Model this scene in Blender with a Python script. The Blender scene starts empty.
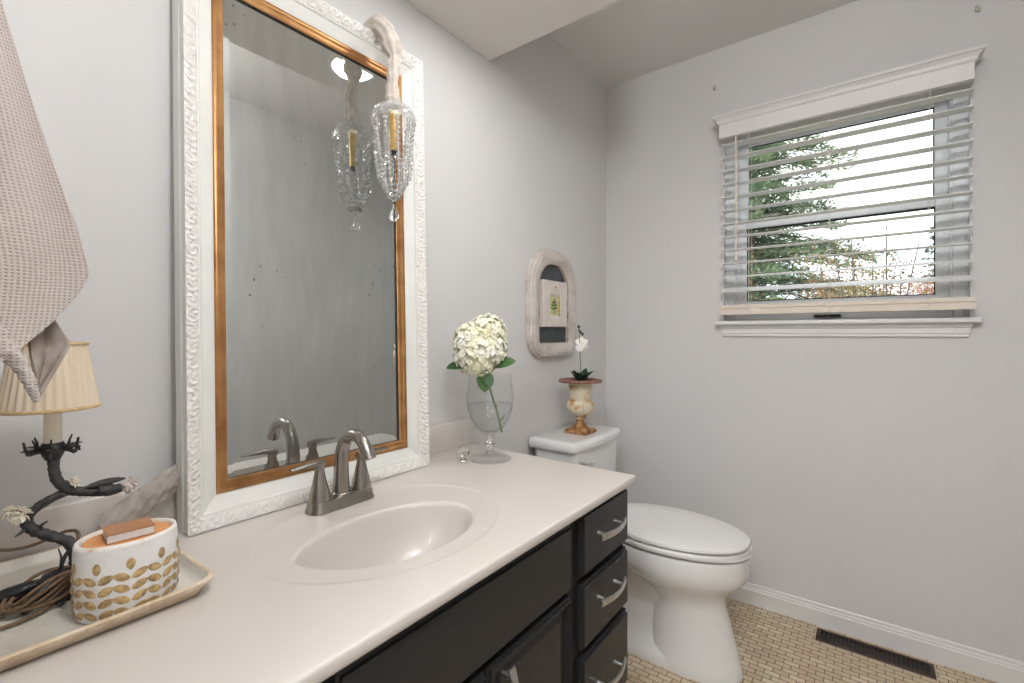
import bpy, bmesh, math, random
from mathutils import Vector, Matrix, noise
random.seed(7)
S = bpy.context.scene
COL = S.collection

# ------------------------------------------------------------------ camera
# x runs along the mirror wall towards the window, y towards the mirror wall, z up, metres
CAMZ = 1.16
cd = bpy.data.cameras.new('camera'); cam = bpy.data.objects.new('camera', cd); COL.objects.link(cam)
cd.sensor_width = 36.0; cd.lens = 469/1024*36.0; cd.clip_start = .02; cd.clip_end = 200
cd.shift_y = -7.5/1024
cam.location = (0, 0, CAMZ)
cam.rotation_euler = (math.radians(90), 0, math.radians(-90) + math.atan2(.6046, .7965))
S.camera = cam

# ------------------------------------------------------------------ colour management
S.view_settings.view_transform = 'Standard'; S.view_settings.look = 'None'
S.view_settings.gamma = 1; S.view_settings.use_curve_mapping = False
S.view_settings.exposure = 0.0

# ------------------------------------------------------------------ sky (bright overcast)
W = bpy.data.worlds.new('sky'); S.world = W; W.use_nodes = True
wn = W.node_tree; wn.nodes.clear()
wo = wn.nodes.new('ShaderNodeOutputWorld'); wb = wn.nodes.new('ShaderNodeBackground')
tc = wn.nodes.new('ShaderNodeTexCoord'); nz = wn.nodes.new('ShaderNodeTexNoise'); cr = wn.nodes.new('ShaderNodeValToRGB')
nz.inputs['Scale'].default_value = 2.2; nz.inputs['Detail'].default_value = 5
cr.color_ramp.elements[0].position = .35; cr.color_ramp.elements[0].color = (.80, .90, 1.0, 1)
cr.color_ramp.elements[1].position = .65; cr.color_ramp.elements[1].color = (1, 1, 1, 1)
wn.links.new(tc.outputs['Generated'], nz.inputs['Vector']); wn.links.new(nz.outputs['Fac'], cr.inputs['Fac'])
wn.links.new(cr.outputs['Color'], wb.inputs['Color']); wb.inputs['Strength'].default_value = 2.4
wn.links.new(wb.outputs[0], wo.inputs['Surface'])

# ------------------------------------------------------------------ lamps (soffit lamps sit in fixtures; room and hall lamps are added fill)
def area(name, loc, rot, size, power, col=(1, 1, 1), shape='DISK', size_y=None, spread=180):
    l = bpy.data.lights.new(name, 'AREA'); l.energy = power; l.color = col; l.shape = shape; l.size = size
    if size_y: l.size_y = size_y
    l.spread = math.radians(spread)
    o = bpy.data.objects.new(name, l); COL.objects.link(o); o.location = loc; o.rotation_euler = rot
    return o
PW = dict(a=2.6, b=.1, c=25, d=27)
area('soffit_lamp_light', (1.00, .63, 2.128), (0, 0, 0), .13, PW['a'], (.99, .985, .98))
area('soffit_lamp_light', (.30, .63, 2.128), (0, 0, 0), .13, PW['b'], (.99, .985, .98))
def point(name, loc, power, r=.08, col=(.95, .975, 1)):
    l = bpy.data.lights.new(name, 'POINT'); l.energy = power; l.color = col; l.shadow_soft_size = r
    o = bpy.data.objects.new(name, l); COL.objects.link(o); o.location = loc; return o
point('room_fill_light', (.22, -.12, 2.20), PW['c'])  # unseen fill light added to brighten the room
area('hall_fill_light', (-1.0, -.05, 2.28), (0, math.radians(-38), 0), .5, PW['d'], (.93, .96, 1), 'SQUARE')  # added fill from behind the camera, lifts the far wall

# ------------------------------------------------------------------ material helpers
def lin(c): return tuple(((v/255)/12.92 if v/255 <= .04045 else ((v/255+.055)/1.055)**2.4) for v in c) + (1,)
class NT:
    def __init__(s, name):
        s.m = bpy.data.materials.new(name); s.m.use_nodes = True; s.t = s.m.node_tree
        s.p = s.t.nodes['Principled BSDF']; s.out = s.t.nodes['Material Output']
    def n(s, t, **k):
        n = s.t.nodes.new(t)
        for a, v in k.items(): setattr(n, a, v)
        return n
    def l(s, a, b): s.t.links.new(a, b)
    def coord(s, kind='Object', scale=None):
        c = s.n('ShaderNodeTexCoord').outputs[kind]
        if scale:
            mp = s.n('ShaderNodeMapping'); mp.inputs['Scale'].default_value = scale; s.l(c, mp.inputs['Vector']); c = mp.outputs[0]
        return c
    def noise(s, sc, vec=None, det=4, rough=.5):
        n = s.n('ShaderNodeTexNoise'); n.inputs['Scale'].default_value = sc; n.inputs['Detail'].default_value = det
        n.inputs['Roughness'].default_value = rough
        s.l(vec if vec else s.coord(), n.inputs['Vector']); return n.outputs['Fac']
    def ramp(s, fac, stops):
        r = s.n('ShaderNodeValToRGB'); e = r.color_ramp.elements
        e[0].position, e[0].color = stops[0]; e[1].position, e[1].color = stops[-1]
        for p, c in stops[1:-1]:
            x = e.new(p); x.color = c
        s.l(fac, r.inputs['Fac']); return r.outputs['Color']
    def bump(s, h, strength=.3, dist=.002):
        b = s.n('ShaderNodeBump'); b.inputs['Strength'].default_value = strength; b.inputs['Distance'].default_value = dist
        s.l(h, b.inputs['Height']); s.l(b.outputs[0], s.p.inputs['Normal']); return b
def mat(name, c, rough=.5, metal=0, coat=0, c2=None, nscale=8, bump=0, bscale=200, spec=.5, stretch=None, **kw):
    N = NT(name); p = N.p
    p.inputs['Base Color'].default_value = lin(c); p.inputs['Roughness'].default_value = rough
    p.inputs['Metallic'].default_value = metal; p.inputs['Coat Weight'].default_value = coat
    p.inputs['Specular IOR Level'].default_value = spec
    if c2:
        f = N.noise(nscale, N.coord('Object', stretch) if stretch else None)
        N.l(N.ramp(f, [(.35, lin(c)), (.68, lin(c2))]), p.inputs['Base Color'])
    if bump: N.bump(N.noise(bscale, N.coord('Object', stretch) if stretch else None), bump, .001)
    for k, v in kw.items(): p.inputs[k].default_value = v
    return N.m

M = {}
M['wall'] = mat('wall_paint', (214, 212, 210), .62, c2=(211, 209, 207), nscale=2, bump=.12, bscale=160, spec=.3)
M['ceil'] = mat('ceiling_paint', (228, 223, 219), .8, c2=(225, 220, 216), nscale=2, bump=.1, bscale=120, spec=.2)
M['trim'] = mat('trim_paint', (226, 224, 222), .38, c2=(223, 221, 219), nscale=5)
M['blind'] = mat('blind_paint', (226, 224, 220), .42, c2=(221, 219, 216), nscale=4)
M['railcream'] = mat('cream_rail_paint', (226, 214, 200), .45, c2=(222, 209, 194), nscale=4)
M['vinyl'] = mat('vinyl', (228, 230, 232), .4, c2=(222, 225, 228), nscale=3)
M['cord'] = mat('blind_cord', (225, 222, 216), .8, c2=(215, 212, 205), nscale=90)
M['black'] = mat('black_rubber', (18, 18, 20), .5, c2=(26, 26, 28), nscale=30)
M['marble'] = mat('cultured_marble', (211, 204, 198), .3, coat=.15, c2=(207, 199, 192), nscale=2.2)
M['cab'] = mat('black_cabinet_paint', (38, 38, 39), .34, coat=.05, c2=(43, 42, 42), nscale=3, bump=.05, bscale=60, stretch=(2, 2, 30), spec=.3)
M['cabdark'] = mat('black_face_frame_paint', (13, 13, 14), .6, c2=(17, 17, 18), nscale=4)
M['nickel'] = mat('satin_nickel', (222, 220, 217), .32, 1, c2=(192, 190, 187), nscale=30)
M['faucet'] = mat('brushed_nickel', (164, 158, 152), .27, 1, c2=(148, 143, 138), nscale=60, bump=.04, bscale=300, stretch=(1, 1, .1))
M['porcelain'] = mat('white_porcelain', (232, 231, 229), .12, coat=.6, c2=(229, 228, 226), nscale=2)
M['seat'] = mat('toilet_seat_plastic', (234, 232, 229), .22, coat=.2, c2=(231, 229, 226), nscale=2)
M['gold'] = mat('worn_gold_leaf', (190, 142, 92), .36, .75, c2=(150, 102, 62), nscale=14, bump=.08, bscale=80, stretch=(1, 1, 1))
M['brass'] = mat('antique_brass_candle', (214, 182, 118), .45, .35, c2=(190, 150, 84), nscale=60)
M['sleeve'] = mat('linen_cord_cover', (214, 204, 194), .9, c2=(200, 189, 178), nscale=60, bump=.3, bscale=600)
M['gauze'] = mat('sheer_beige_gauze', (196, 186, 178), .9, c2=(180, 169, 160), nscale=70, bump=.4, bscale=500, Alpha=.72)
M['cove'] = mat('cool_white_frame_paint', (232, 231, 226), .35, c2=(224, 225, 220), nscale=9, bump=.05, bscale=50)
M['soil'] = mat('moss_filler', (70, 60, 48), .95, c2=(48, 50, 34), nscale=60, bump=.6, bscale=120)
M['iron'] = mat('dark_iron', (44, 44, 48), .5, .5, c2=(70, 68, 68), nscale=60, bump=.5, bscale=140)
M['bark'] = mat('bark_grey', (46, 47, 52), .6, .3, c2=(78, 74, 72), nscale=90, bump=.7, bscale=180)
M['brown'] = mat('brown_cloth_cord', (122, 96, 70), .7, c2=(96, 74, 54), nscale=200, bump=.5, bscale=900)
M['plug'] = mat('black_plastic', (24, 24, 26), .35, c2=(34, 34, 36), nscale=20)
M['wax'] = mat('ivory_candle_sleeve', (240, 232, 214), .5, c2=(232, 222, 202), nscale=20)
M['petal'] = mat('cream_petal', (252, 250, 240), .6, c2=(246, 242, 206), nscale=22)
M['petal'].node_tree.nodes['Principled BSDF'].inputs['Subsurface Weight'].default_value = .0
M['orchid'] = mat('white_orchid_petal', (246, 244, 240), .5, c2=(238, 236, 228), nscale=30)
M['leaf'] = mat('dark_green_leaf', (40, 78, 34), .4, c2=(70, 112, 52), nscale=30, bump=.2, bscale=100)
M['orleaf'] = mat('orchid_leaf', (30, 50, 34), .4, c2=(44, 68, 46), nscale=30)
M['stem'] = mat('green_stem', (120, 134, 84), .5, c2=(98, 112, 62), nscale=50)
M['card'] = mat('white_card_frame', (222, 212, 204), .6, c2=(212, 200, 192), nscale=20)
M['slate'] = mat('slate_blue_backing', (74, 80, 84), .6, c2=(50, 54, 58), nscale=14)
M['register'] = mat('bronze_register', (74, 58, 50), .45, .4, c2=(54, 41, 35), nscale=20)
M['orange'] = mat('orange_wooden_lid', (224, 160, 100), .45, c2=(206, 138, 80), nscale=22, stretch=(1, 6, 1))
M['bookcover'] = mat('tan_card_cover', (172, 124, 88), .6, c2=(164, 114, 78), nscale=30)
M['paper'] = mat('white_paper', (226, 224, 222), .8, c2=(206, 204, 204), nscale=200, stretch=(1, 1, 8))
M['goldleaf'] = mat('gold_glaze', (206, 172, 118), .5, .1, c2=(136, 116, 82), nscale=170, bump=.5, bscale=300)
M['anchor'] = mat('green_wall_anchor', (168, 178, 160), .6, c2=(186, 184, 164), nscale=200)
M['shadegold'] = mat('shade_braid', (214, 186, 140), .8, c2=(188, 156, 108), nscale=300, bump=.6, bscale=500)

def tile_floor():
    N = NT('tumbled_stone_brick_mosaic'); g = N.coord('Object')
    sp = N.n('ShaderNodeSeparateXYZ'); cb = N.n('ShaderNodeCombineXYZ'); N.l(g, sp.inputs[0])
    N.l(sp.outputs['Y'], cb.inputs['X']); N.l(sp.outputs['X'], cb.inputs['Y'])
    b = N.n('ShaderNodeTexBrick'); b.offset = .5; b.squash = 1
    N.l(cb.outputs[0], b.inputs['Vector'])
    b.inputs['Scale'].default_value = 1; b.inputs['Brick Width'].default_value = .0475; b.inputs['Row Height'].default_value = .0240
    b.inputs['Mortar Size'].default_value = .0017; b.inputs['Mortar Smooth'].default_value = .35; b.inputs['Bias'].default_value = 0
    b.inputs['Color1'].default_value = (0, 0, 0, 1); b.inputs['Color2'].default_value = (1, 1, 1, 1); b.inputs['Mortar'].default_value = (.5, .5, .5, 1)
    col = N.ramp(b.outputs['Color'], [(0, lin((206, 184, 150))), (.35, lin((220, 202, 172))), (.7, lin((210, 192, 164))), (1, lin((230, 216, 190)))])
    n1 = N.noise(7, g); big = N.ramp(n1, [(.3, (.80, .78, .75, 1)), (.7, (1, 1, 1, 1))])
    mx = N.n('ShaderNodeMix', data_type='RGBA', blend_type='MULTIPLY'); mx.inputs[0].default_value = .7
    N.l(col, mx.inputs[6]); N.l(big, mx.inputs[7])
    n2 = N.noise(120, g); sm = N.ramp(n2, [(.3, (.86, .84, .8, 1)), (.7, (1, 1, 1, 1))])
    m2 = N.n('ShaderNodeMix', data_type='RGBA', blend_type='MULTIPLY'); m2.inputs[0].default_value = .6
    N.l(mx.outputs[2], m2.inputs[6]); N.l(sm, m2.inputs[7])
    m3 = N.n('ShaderNodeMix', data_type='RGBA'); N.l(b.outputs['Fac'], m3.inputs[0]); N.l(m2.outputs[2], m3.inputs[6])
    m3.inputs[7].default_value = lin((116, 92, 66))
    N.l(m3.outputs[2], N.p.inputs['Base Color']); N.p.inputs['Roughness'].default_value = .45
    inv = N.n('ShaderNodeMath', operation='SUBTRACT'); inv.inputs[0].default_value = 1; N.l(b.outputs['Fac'], inv.inputs[1])
    N.bump(inv.outputs[0], .6, .002)
    return N.m
M['tile'] = tile_floor()

def glass(name, tint=(1, 1, 1, 1), ior=1.45, base=.02):
    # thin-walled clear glass: see-through with a fresnel mirror
    N = NT(name); N.t.nodes.remove(N.p)
    tr = N.n('ShaderNodeBsdfTransparent'); tr.inputs[0].default_value = tint
    gl = N.n('ShaderNodeBsdfGlossy'); gl.inputs['Roughness'].default_value = .02
    lw = N.n('ShaderNodeLayerWeight'); lw.inputs['Blend'].default_value = .5
    pw = N.n('ShaderNodeMath', operation='POWER'); pw.inputs[1].default_value = 4.5; N.l(lw.outputs['Facing'], pw.inputs[0])
    ma = N.n('ShaderNodeMath', operation='MULTIPLY_ADD'); ma.inputs[1].default_value = .7; ma.inputs[2].default_value = base; N.l(pw.outputs[0], ma.inputs[0])
    mx = N.n('ShaderNodeMixShader'); N.l(ma.outputs[0], mx.inputs[0]); N.l(tr.outputs[0], mx.inputs[1]); N.l(gl.outputs[0], mx.inputs[2])
    nn = N.noise(3); N.l(N.ramp(nn, [(0, tint), (1, tuple(min(1, v*1.01) for v in tint))]), tr.inputs[0])
    N.l(mx.outputs[0], N.out.inputs['Surface']); return N.m
M['pane'] = glass('window_glass', (.97, .985, .98, 1), 1.35)
M['vase'] = glass('clear_blown_glass', (.978, .984, .984, 1), 1.6, .03)
def solidglass(name, c=(1, 1, 1, 1), rough=.0):
    N = NT(name); N.t.nodes.remove(N.p)
    g = N.n('ShaderNodeBsdfGlass'); g.inputs['Color'].default_value = c; g.inputs['Roughness'].default_value = rough; g.inputs['IOR'].default_value = 1.5
    nn = N.noise(40); N.l(N.ramp(nn, [(0, c), (1, tuple(min(1, v*1.01) for v in c))]), g.inputs['Color'])
    N.l(g.outputs[0], N.out.inputs['Surface']); return N.m
M['crystal'] = solidglass('cut_crystal', (.99, .985, .975, 1))
def bead_mat():
    N = NT('bright_crystal_bead'); N.t.nodes.remove(N.p)
    g = N.n('ShaderNodeBsdfGlass'); g.inputs['IOR'].default_value = 1.55; g.inputs['Roughness'].default_value = 0
    d = N.n('ShaderNodeBsdfDiffuse'); N.l(N.ramp(N.noise(200), [(.3, (.86, .85, .83, 1)), (.7, (.95, .94, .92, 1))]), d.inputs[0])
    mx = N.n('ShaderNodeMixShader'); mx.inputs[0].default_value = .26; N.l(g.outputs[0], mx.inputs[1]); N.l(d.outputs[0], mx.inputs[2])
    N.l(mx.outputs[0], N.out.inputs['Surface']); return N.m
M['bead'] = bead_mat()
def dome_mat():
    N = NT('etched_clear_glass'); N.t.nodes.remove(N.p)
    tr = N.n('ShaderNodeBsdfTransparent'); gl = N.n('ShaderNodeBsdfGlossy'); gl.inputs['Roughness'].default_value = .05
    d = N.n('ShaderNodeBsdfDiffuse'); N.l(N.ramp(N.noise(60), [(.3, (.8, .8, .79, 1)), (.7, (.9, .9, .89, 1))]), d.inputs[0])
    m0 = N.n('ShaderNodeMixShader'); m0.inputs[0].default_value = .5; N.l(gl.outputs[0], m0.inputs[1]); N.l(d.outputs[0], m0.inputs[2])
    lw = N.n('ShaderNodeLayerWeight'); ma = N.n('ShaderNodeMath', operation='MULTIPLY_ADD'); ma.inputs[1].default_value = .5; ma.inputs[2].default_value = .10; N.l(lw.outputs['Facing'], ma.inputs[0])
    mx = N.n('ShaderNodeMixShader'); N.l(ma.outputs[0], mx.inputs[0]); N.l(tr.outputs[0], mx.inputs[1]); N.l(m0.outputs[0], mx.inputs[2])
    N.l(mx.outputs[0], N.out.inputs['Surface']); return N.m
M['dome'] = dome_mat()
M['water'] = glass('still_water', (.98, .985, .985, 1), 1.33)

def mirror_mat():
    N = NT('antiqued_mirror_glass'); N.t.nodes.remove(N.p)
    gl = N.n('ShaderNodeBsdfGlossy'); gl.inputs['Roughness'].default_value = .012
    df = N.n('ShaderNodeBsdfDiffuse')
    g = N.coord('Object')
    st = N.noise(5, N.coord('Object', (6, 1, 1.2)), 6, .6)
    N.l(N.ramp(st, [(.3, (.60, .625, .605, 1)), (.7, (.69, .715, .695, 1))]), gl.inputs['Color'])
    hz = N.noise(60, N.coord('Object', (1, 1, .35)), 8, .75)
    N.l(N.ramp(hz, [(.3, (.24, .25, .24, 1)), (.7, (.40, .41, .40, 1))]), df.inputs['Color'])
    mx = N.n('ShaderNodeMixShader'); f1 = N.ramp(N.noise(9, N.coord('Object', (3, 1, .8)), 5, .6), [(.3, (.05, .05, .05, 1)), (.75, (.14, .14, .14, 1))])
    N.l(f1, mx.inputs[0]); N.l(gl.outputs[0], mx.inputs[1]); N.l(df.outputs[0], mx.inputs[2])
    # tarnish specks where the silvering has gone
    v = N.n('ShaderNodeTexVoronoi'); v.inputs['Scale'].default_value = 75; N.l(N.coord('Object', (1, 1, .6)), v.inputs['Vector'])
    sp = N.ramp(v.outputs['Distance'], [(.10, (1, 1, 1, 1)), (.16, (0, 0, 0, 1))])
    msk = N.ramp(N.noise(4.5, g, 3), [(.55, (0, 0, 0, 1)), (.66, (1, 1, 1, 1))])
    mul = N.n('ShaderNodeMath', operation='MULTIPLY'); N.l(sp, mul.inputs[0]); N.l(msk, mul.inputs[1])
    dk = N.n('ShaderNodeBsdfDiffuse'); dk.inputs[0].default_value = lin((88, 88, 82))
    m2 = N.n('ShaderNodeMixShader'); N.l(mul.outputs[0], m2.inputs[0]); N.l(mx.outputs[0], m2.inputs[1]); N.l(dk.outputs[0], m2.inputs[2])
    N.l(m2.outputs[0], N.out.inputs['Surface']); return N.m
M['mirror'] = mirror_mat()

def gesso():
    N = NT('white_carved_gesso')
    f = N.noise(110, None, 6, .7)
    N.l(N.ramp(f, [(.30, lin((150, 146, 140))), (.40, lin((226, 222, 217))), (.75, lin((238, 235, 231)))]), N.p.inputs['Base Color'])
    N.p.inputs['Roughness'].default_value = .5; N.bump(N.noise(260, None, 6, .7), .5, .002); return N.m
M['gesso'] = gesso()

def towel_mat():
    N = NT('waffle_weave_cotton'); g = N.coord('UV')
    mp = N.n('ShaderNodeMapping'); mp.inputs['Scale'].default_value = (1, 1, 1); N.l(g, mp.inputs['Vector'])
    sp = N.n('ShaderNodeSeparateXYZ'); N.l(mp.outputs[0], sp.inputs[0])
    def wave(o, k):
        a = N.n('ShaderNodeMath', operation='MULTIPLY'); a.inputs[1].default_value = k; N.l(o, a.inputs[0])
        b = N.n('ShaderNodeMath', operation='SINE'); N.l(a.outputs[0], b.inputs[0])
        c = N.n('ShaderNodeMath', operation='MULTIPLY_ADD'); c.inputs[1].default_value = .5; c.inputs[2].default_value = .5; N.l(b.outputs[0], c.inputs[0]); return c.outputs[0]
    a = wave(sp.outputs['X'], 2*math.pi/.0044); b = wave(sp.outputs['Y'], 2*math.pi/.0033)
    m = N.n('ShaderNodeMath', operation='MULTIPLY'); N.l(a, m.inputs[0]); N.l(b, m.inputs[1])
    N.l(N.ramp(m.outputs[0], [(.10, lin((194, 183, 176))), (.9, lin((166, 154, 146)))]), N.p.inputs['Base Color'])
    N.p.inputs['Roughness'].default_value = .95; N.p.inputs['Sheen Weight'].default_value = .3
    inv = N.n('ShaderNodeMath', operation='SUBTRACT'); inv.inputs[0].default_value = 1; N.l(m.outputs[0], inv.inputs[1])
    N.bump(inv.outputs[0], .6, .0015); return N.m
M['towel'] = towel_mat()
M['foldshade'] = mat('shaded_towel_fold', (170, 158, 150), .95, c2=(146, 132, 122), nscale=60, bump=.4, bscale=500)  # towel colour darkened for the shade inside the folded corner

def shade_mat():
    N = NT('pleated_cream_fabric'); N.p.inputs['Roughness'].default_value = .85
    N.l(N.ramp(N.noise(40, N.coord('Object', (1, 1, .1))), [(.3, lin((236, 222, 198))), (.7, lin((246, 236, 218)))]), N.p.inputs['Base Color'])
    tl = N.n('ShaderNodeBsdfTranslucent'); tl.inputs[0].default_value = lin((246, 226, 190))
    mx = N.n('ShaderNodeMixShader'); mx.inputs[0].default_value = .35; N.l(N.p.outputs[0], mx.inputs[1]); N.l(tl.outputs[0], mx.inputs[2])
    N.l(mx.outputs[0], N.out.inputs['Surface']); return N.m
M['shade'] = shade_mat()

def worn(name, base, rust, dark, sc=30, lo=.42, hi=.58, rough=.8):
    N = NT(name)
    N.l(N.ramp(N.noise(sc, None, 7, .65), [(lo, lin(rust)), ((lo+hi)/2, lin(dark)), (hi, lin(base))]), N.p.inputs['Base Color'])
    N.p.inputs['Roughness'].default_value = rough; N.bump(N.noise(120, None, 6, .7), .5, .002); return N.m
M['rustcream'] = worn('rusted_cream_paint', (214, 204, 180), (160, 106, 60), (202, 166, 118), 20, .32, .52)
M['rust'] = worn('rust_brown', (176, 138, 92), (120, 76, 46), (150, 104, 62), 40)
M['rustrim'] = worn('rusty_pink_rim', (150, 112, 98), (108, 74, 62), (132, 92, 78), 60)
M['potwhite'] = worn('chalky_white_glaze', (226, 223, 220), (202, 192, 178), (218, 213, 208), 14, .22, .42, .7)
M['potrim'] = worn('worn_tan_glaze_rim', (232, 227, 220), (196, 168, 136), (222, 208, 190), 50, .28, .46)
M['picframe'] = worn('whitewashed_wood', (208, 200, 192), (176, 164, 154), (196, 186, 178), 12, .35, .6, .65)
M['picedge'] = worn('worn_wood_edge', (196, 184, 172), (138, 122, 108), (170, 156, 142), 30, .4, .6)
M['trayin'] = worn('mottled_cream_glaze', (222, 217, 207), (196, 184, 168), (212, 204, 192), 9, .3, .6, .2)
M['trayrim'] = worn('tan_glazed_rim', (226, 210, 186), (190, 164, 132), (208, 186, 156), 30, .35, .6, .3)
M['botanic'] = mat('botanical_paper', (214, 214, 170), .7, c2=(196, 190, 138), nscale=30)

# ------------------------------------------------------------------ mesh helpers
ORG = {}
def shade_bm(bm, ang):
    for f in bm.faces: f.smooth = ang > 0
    if ang > 0:
        a = math.radians(ang)
        for e in bm.edges:
            if len(e.link_faces) == 2 and e.calc_face_angle(0) > a: e.smooth = False
def obj(name, bm, m, parent=None, org=None, smooth=40, recalc=True):
    if recalc: bmesh.ops.recalc_face_normals(bm, faces=bm.faces)
    shade_bm(bm, smooth)
    o_ = ORG[parent.name] if parent else Vector(org or (0, 0, 0))
    bmesh.ops.translate(bm, verts=bm.verts, vec=-o_)
    me = bpy.data.meshes.new(name); bm.to_mesh(me); bm.free()
    ms = m if isinstance(m, (list, tuple)) else [m]
    for k in ms: me.materials.append(k)
    o = bpy.data.objects.new(name, me); COL.objects.link(o)
    if parent: o.parent = parent
    else: o.location = o_
    ORG[o.name] = o_; return o
def tag(o, label, cat, group=None, kind=None):
    o['label'] = label; o['category'] = cat
    if group: o['group'] = group
    if kind: o['kind'] = kind
    return o
def thing(name, label, cat, loc, group=None):
    o = bpy.data.objects.new(name, None); COL.objects.link(o); o.location = loc; o.empty_display_size = .05
    ORG[o.name] = Vector(loc); return tag(o, label, cat, group)
def struct(o, label=None):
    o['kind'] = 'structure'
    if label: o['label'] = label
    return o
def B(): return bmesh.new()
def box(bm, x0, x1, y0, y1, z0, z1, bev=0, seg=2, mi=0):
    r = bmesh.ops.create_cube(bm, size=1)
    vs = r['verts']
    for v in vs:
        v.co = Vector((x0 + (x1-x0)*(v.co.x+.5), y0 + (y1-y0)*(v.co.y+.5), z0 + (z1-z0)*(v.co.z+.5)))
    fs = set(f for v in vs for f in v.link_faces)
    for f in fs: f.material_index = mi
    if bev:
        es = list(set(e for v in vs for e in v.link_edges))
        bmesh.ops.bevel(bm, geom=es, offset=bev, segments=seg, affect='EDGES', profile=.5)
    return bm
def ringfaces(bm, rings, closed=True, mi=0):
    R = [[bm.verts.new(p) for p in r] for r in rings]; n = len(R[0])
    for a, b in zip(R[:-1], R[1:]):
        for i in range(n if closed else n-1):
            j = (i+1) % n
            try:
                f = bm.faces.new((a[i], a[j], b[j], b[i])); f.material_index = mi
            except ValueError: pass
    return R
def loft(bm, rings, cap0=True, cap1=True, mi=0):
    R = ringfaces(bm, rings, True, mi)
    if cap0: bm.faces.new(R[0]).material_index = mi
    if cap1: bm.faces.new(R[-1]).material_index = mi
    return R
def lathe(bm, prof, c, seg=32, cap0=True, cap1=True, sx=1, sy=1, mi=0):
    rings = [[Vector((c[0]+r*sx*math.cos(2*math.pi*i/seg), c[1]+r*sy*math.sin(2*math.pi*i/seg), c[2]+z)) for i in range(seg)] for r, z in prof]
    return loft(bm, rings, cap0, cap1, mi)
def spline(pts, n=8):
    P = [Vector(p) for p in pts]; P = [2*P[0]-P[1]] + P + [2*P[-1]-P[-2]]; out = []
    for i in range(1, len(P)-2):
        for k in range(n):
            t = k/n; a, b, c, d = P[i-1:i+3]
            out.append(.5*((2*b) + (-a+c)*t + (2*a-5*b+4*c-d)*t*t + (-a+3*b-3*c+d)*t**3))
    out.append(P[-2]); return out
def tube(bm, pts, r, seg=10, caps=True, mi=0, flat=1, wob=0, pleat=0):
    P = [Vector(p) for p in pts]; n = len(P)
    rr = r if isinstance(r, (list, tuple)) else [r, r]
    if len(rr) != n:
        m = len(rr)-1; rr = [rr[min(m-1, int(i/(n-1)*m))] * (1-(i/(n-1)*m-min(m-1, int(i/(n-1)*m)))) + rr[min(m-1, int(i/(n-1)*m))+1]*(i/(n-1)*m-min(m-1, int(i/(n-1)*m))) for i in range(n)]
    t = (P[1]-P[0]).normalized(); up = Vector((0, 0, 1)) if abs(t.z) < .9 else Vector((0, 1, 0))
    u = t.cross(up).normalized(); rings = []
    for i in range(n):
        t = (P[min(i+1, n-1)]-P[max(i-1, 0)]).normalized(); u = (u - t*u.dot(t)).normalized(); v = t.cross(u)
        ring = []
        for k in range(seg):
            a = 2*math.pi*k/seg; q = rr[i]
            if wob: q *= 1 + wob*noise.noise(Vector((i*.9, math.cos(a)*1.3, math.sin(a)*1.3)))
            if pleat: q *= 1 + pleat*math.cos(7*a + i*.12 + math.sin(i*.3))
            ring.append(P[i] + u*math.cos(a)*q + v*math.sin(a)*q*flat)
        rings.append(ring)
    return loft(bm, rings, caps, caps, mi)
def prism(bm, pts, fn, d0, d1, bev=0, seg=2):
    """outline pts (a,b) -> fn(a,b,depth); a solid between two depths"""
    R = loft(bm, [[fn(a, b, d0) for a, b in pts], [fn(a, b, d1) for a, b in pts]])
    if bev:
        es = [e for e in bm.edges if e.is_valid and all(v in R[1] for v in e.verts)]
        bmesh.ops.bevel(bm, geom=es, offset=bev, segments=seg, affect='EDGES')
    return bm
def ball(bm, c, r, sub=2, sc=(1, 1, 1), mi=0):
    x = bmesh.ops.create_icosphere(bm, subdivisions=sub, radius=1)
    for v in x['verts']: v.co = Vector((c[0]+v.co.x*r*sc[0], c[1]+v.co.y*r*sc[1], c[2]+v.co.z*r*sc[2]))
    for f in set(f for v in x['verts'] for f in v.link_faces): f.material_index = mi
    return x
def leafblade(bm, base, d, up, L, Wd, bend=.2, cup=.15, n=6, th=.0006, mi=0, tip=1.0):
    d = Vector(d).normalized(); up = Vector(up); up = (up - d*up.dot(d)).normalized(); s = d.cross(up)
    top = []; bot = []
    for i in range(n+1):
        t = i/n; w = Wd*.5*(math.sin(math.pi*min(1, (t*.92+.05)))**.8)*(1 if t < .99 else .1)
        c = Vector(base) + d*L*t - up*bend*L*t*t
        row = [c - s*w + up*cup*w, c, c + s*w + up*cup*w]
        top.append([bm.verts.new(p + up*th) for p in row]); bot.append([bm.verts.new(p - up*th) for p in row])
    for i in range(n):
        for j in range(2):
            bm.faces.new((top[i][j], top[i][j+1], top[i+1][j+1], top[i+1][j])).material_index = mi
            bm.faces.new((bot[i][j+1], bot[i][j], bot[i+1][j], bot[i+1][j+1])).material_index = mi
    for i in range(n):
        for j in (0, 2):
            bm.faces.new((top[i][j], top[i+1][j], bot[i+1][j], bot[i][j])).material_index = mi
    for i in (0, n):
        bm.faces.new((top[i][0], top[i][1], bot[i][1], bot[i][0])); bm.faces.new((top[i][1], top[i][2], bot[i][2], bot[i][1]))

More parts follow.
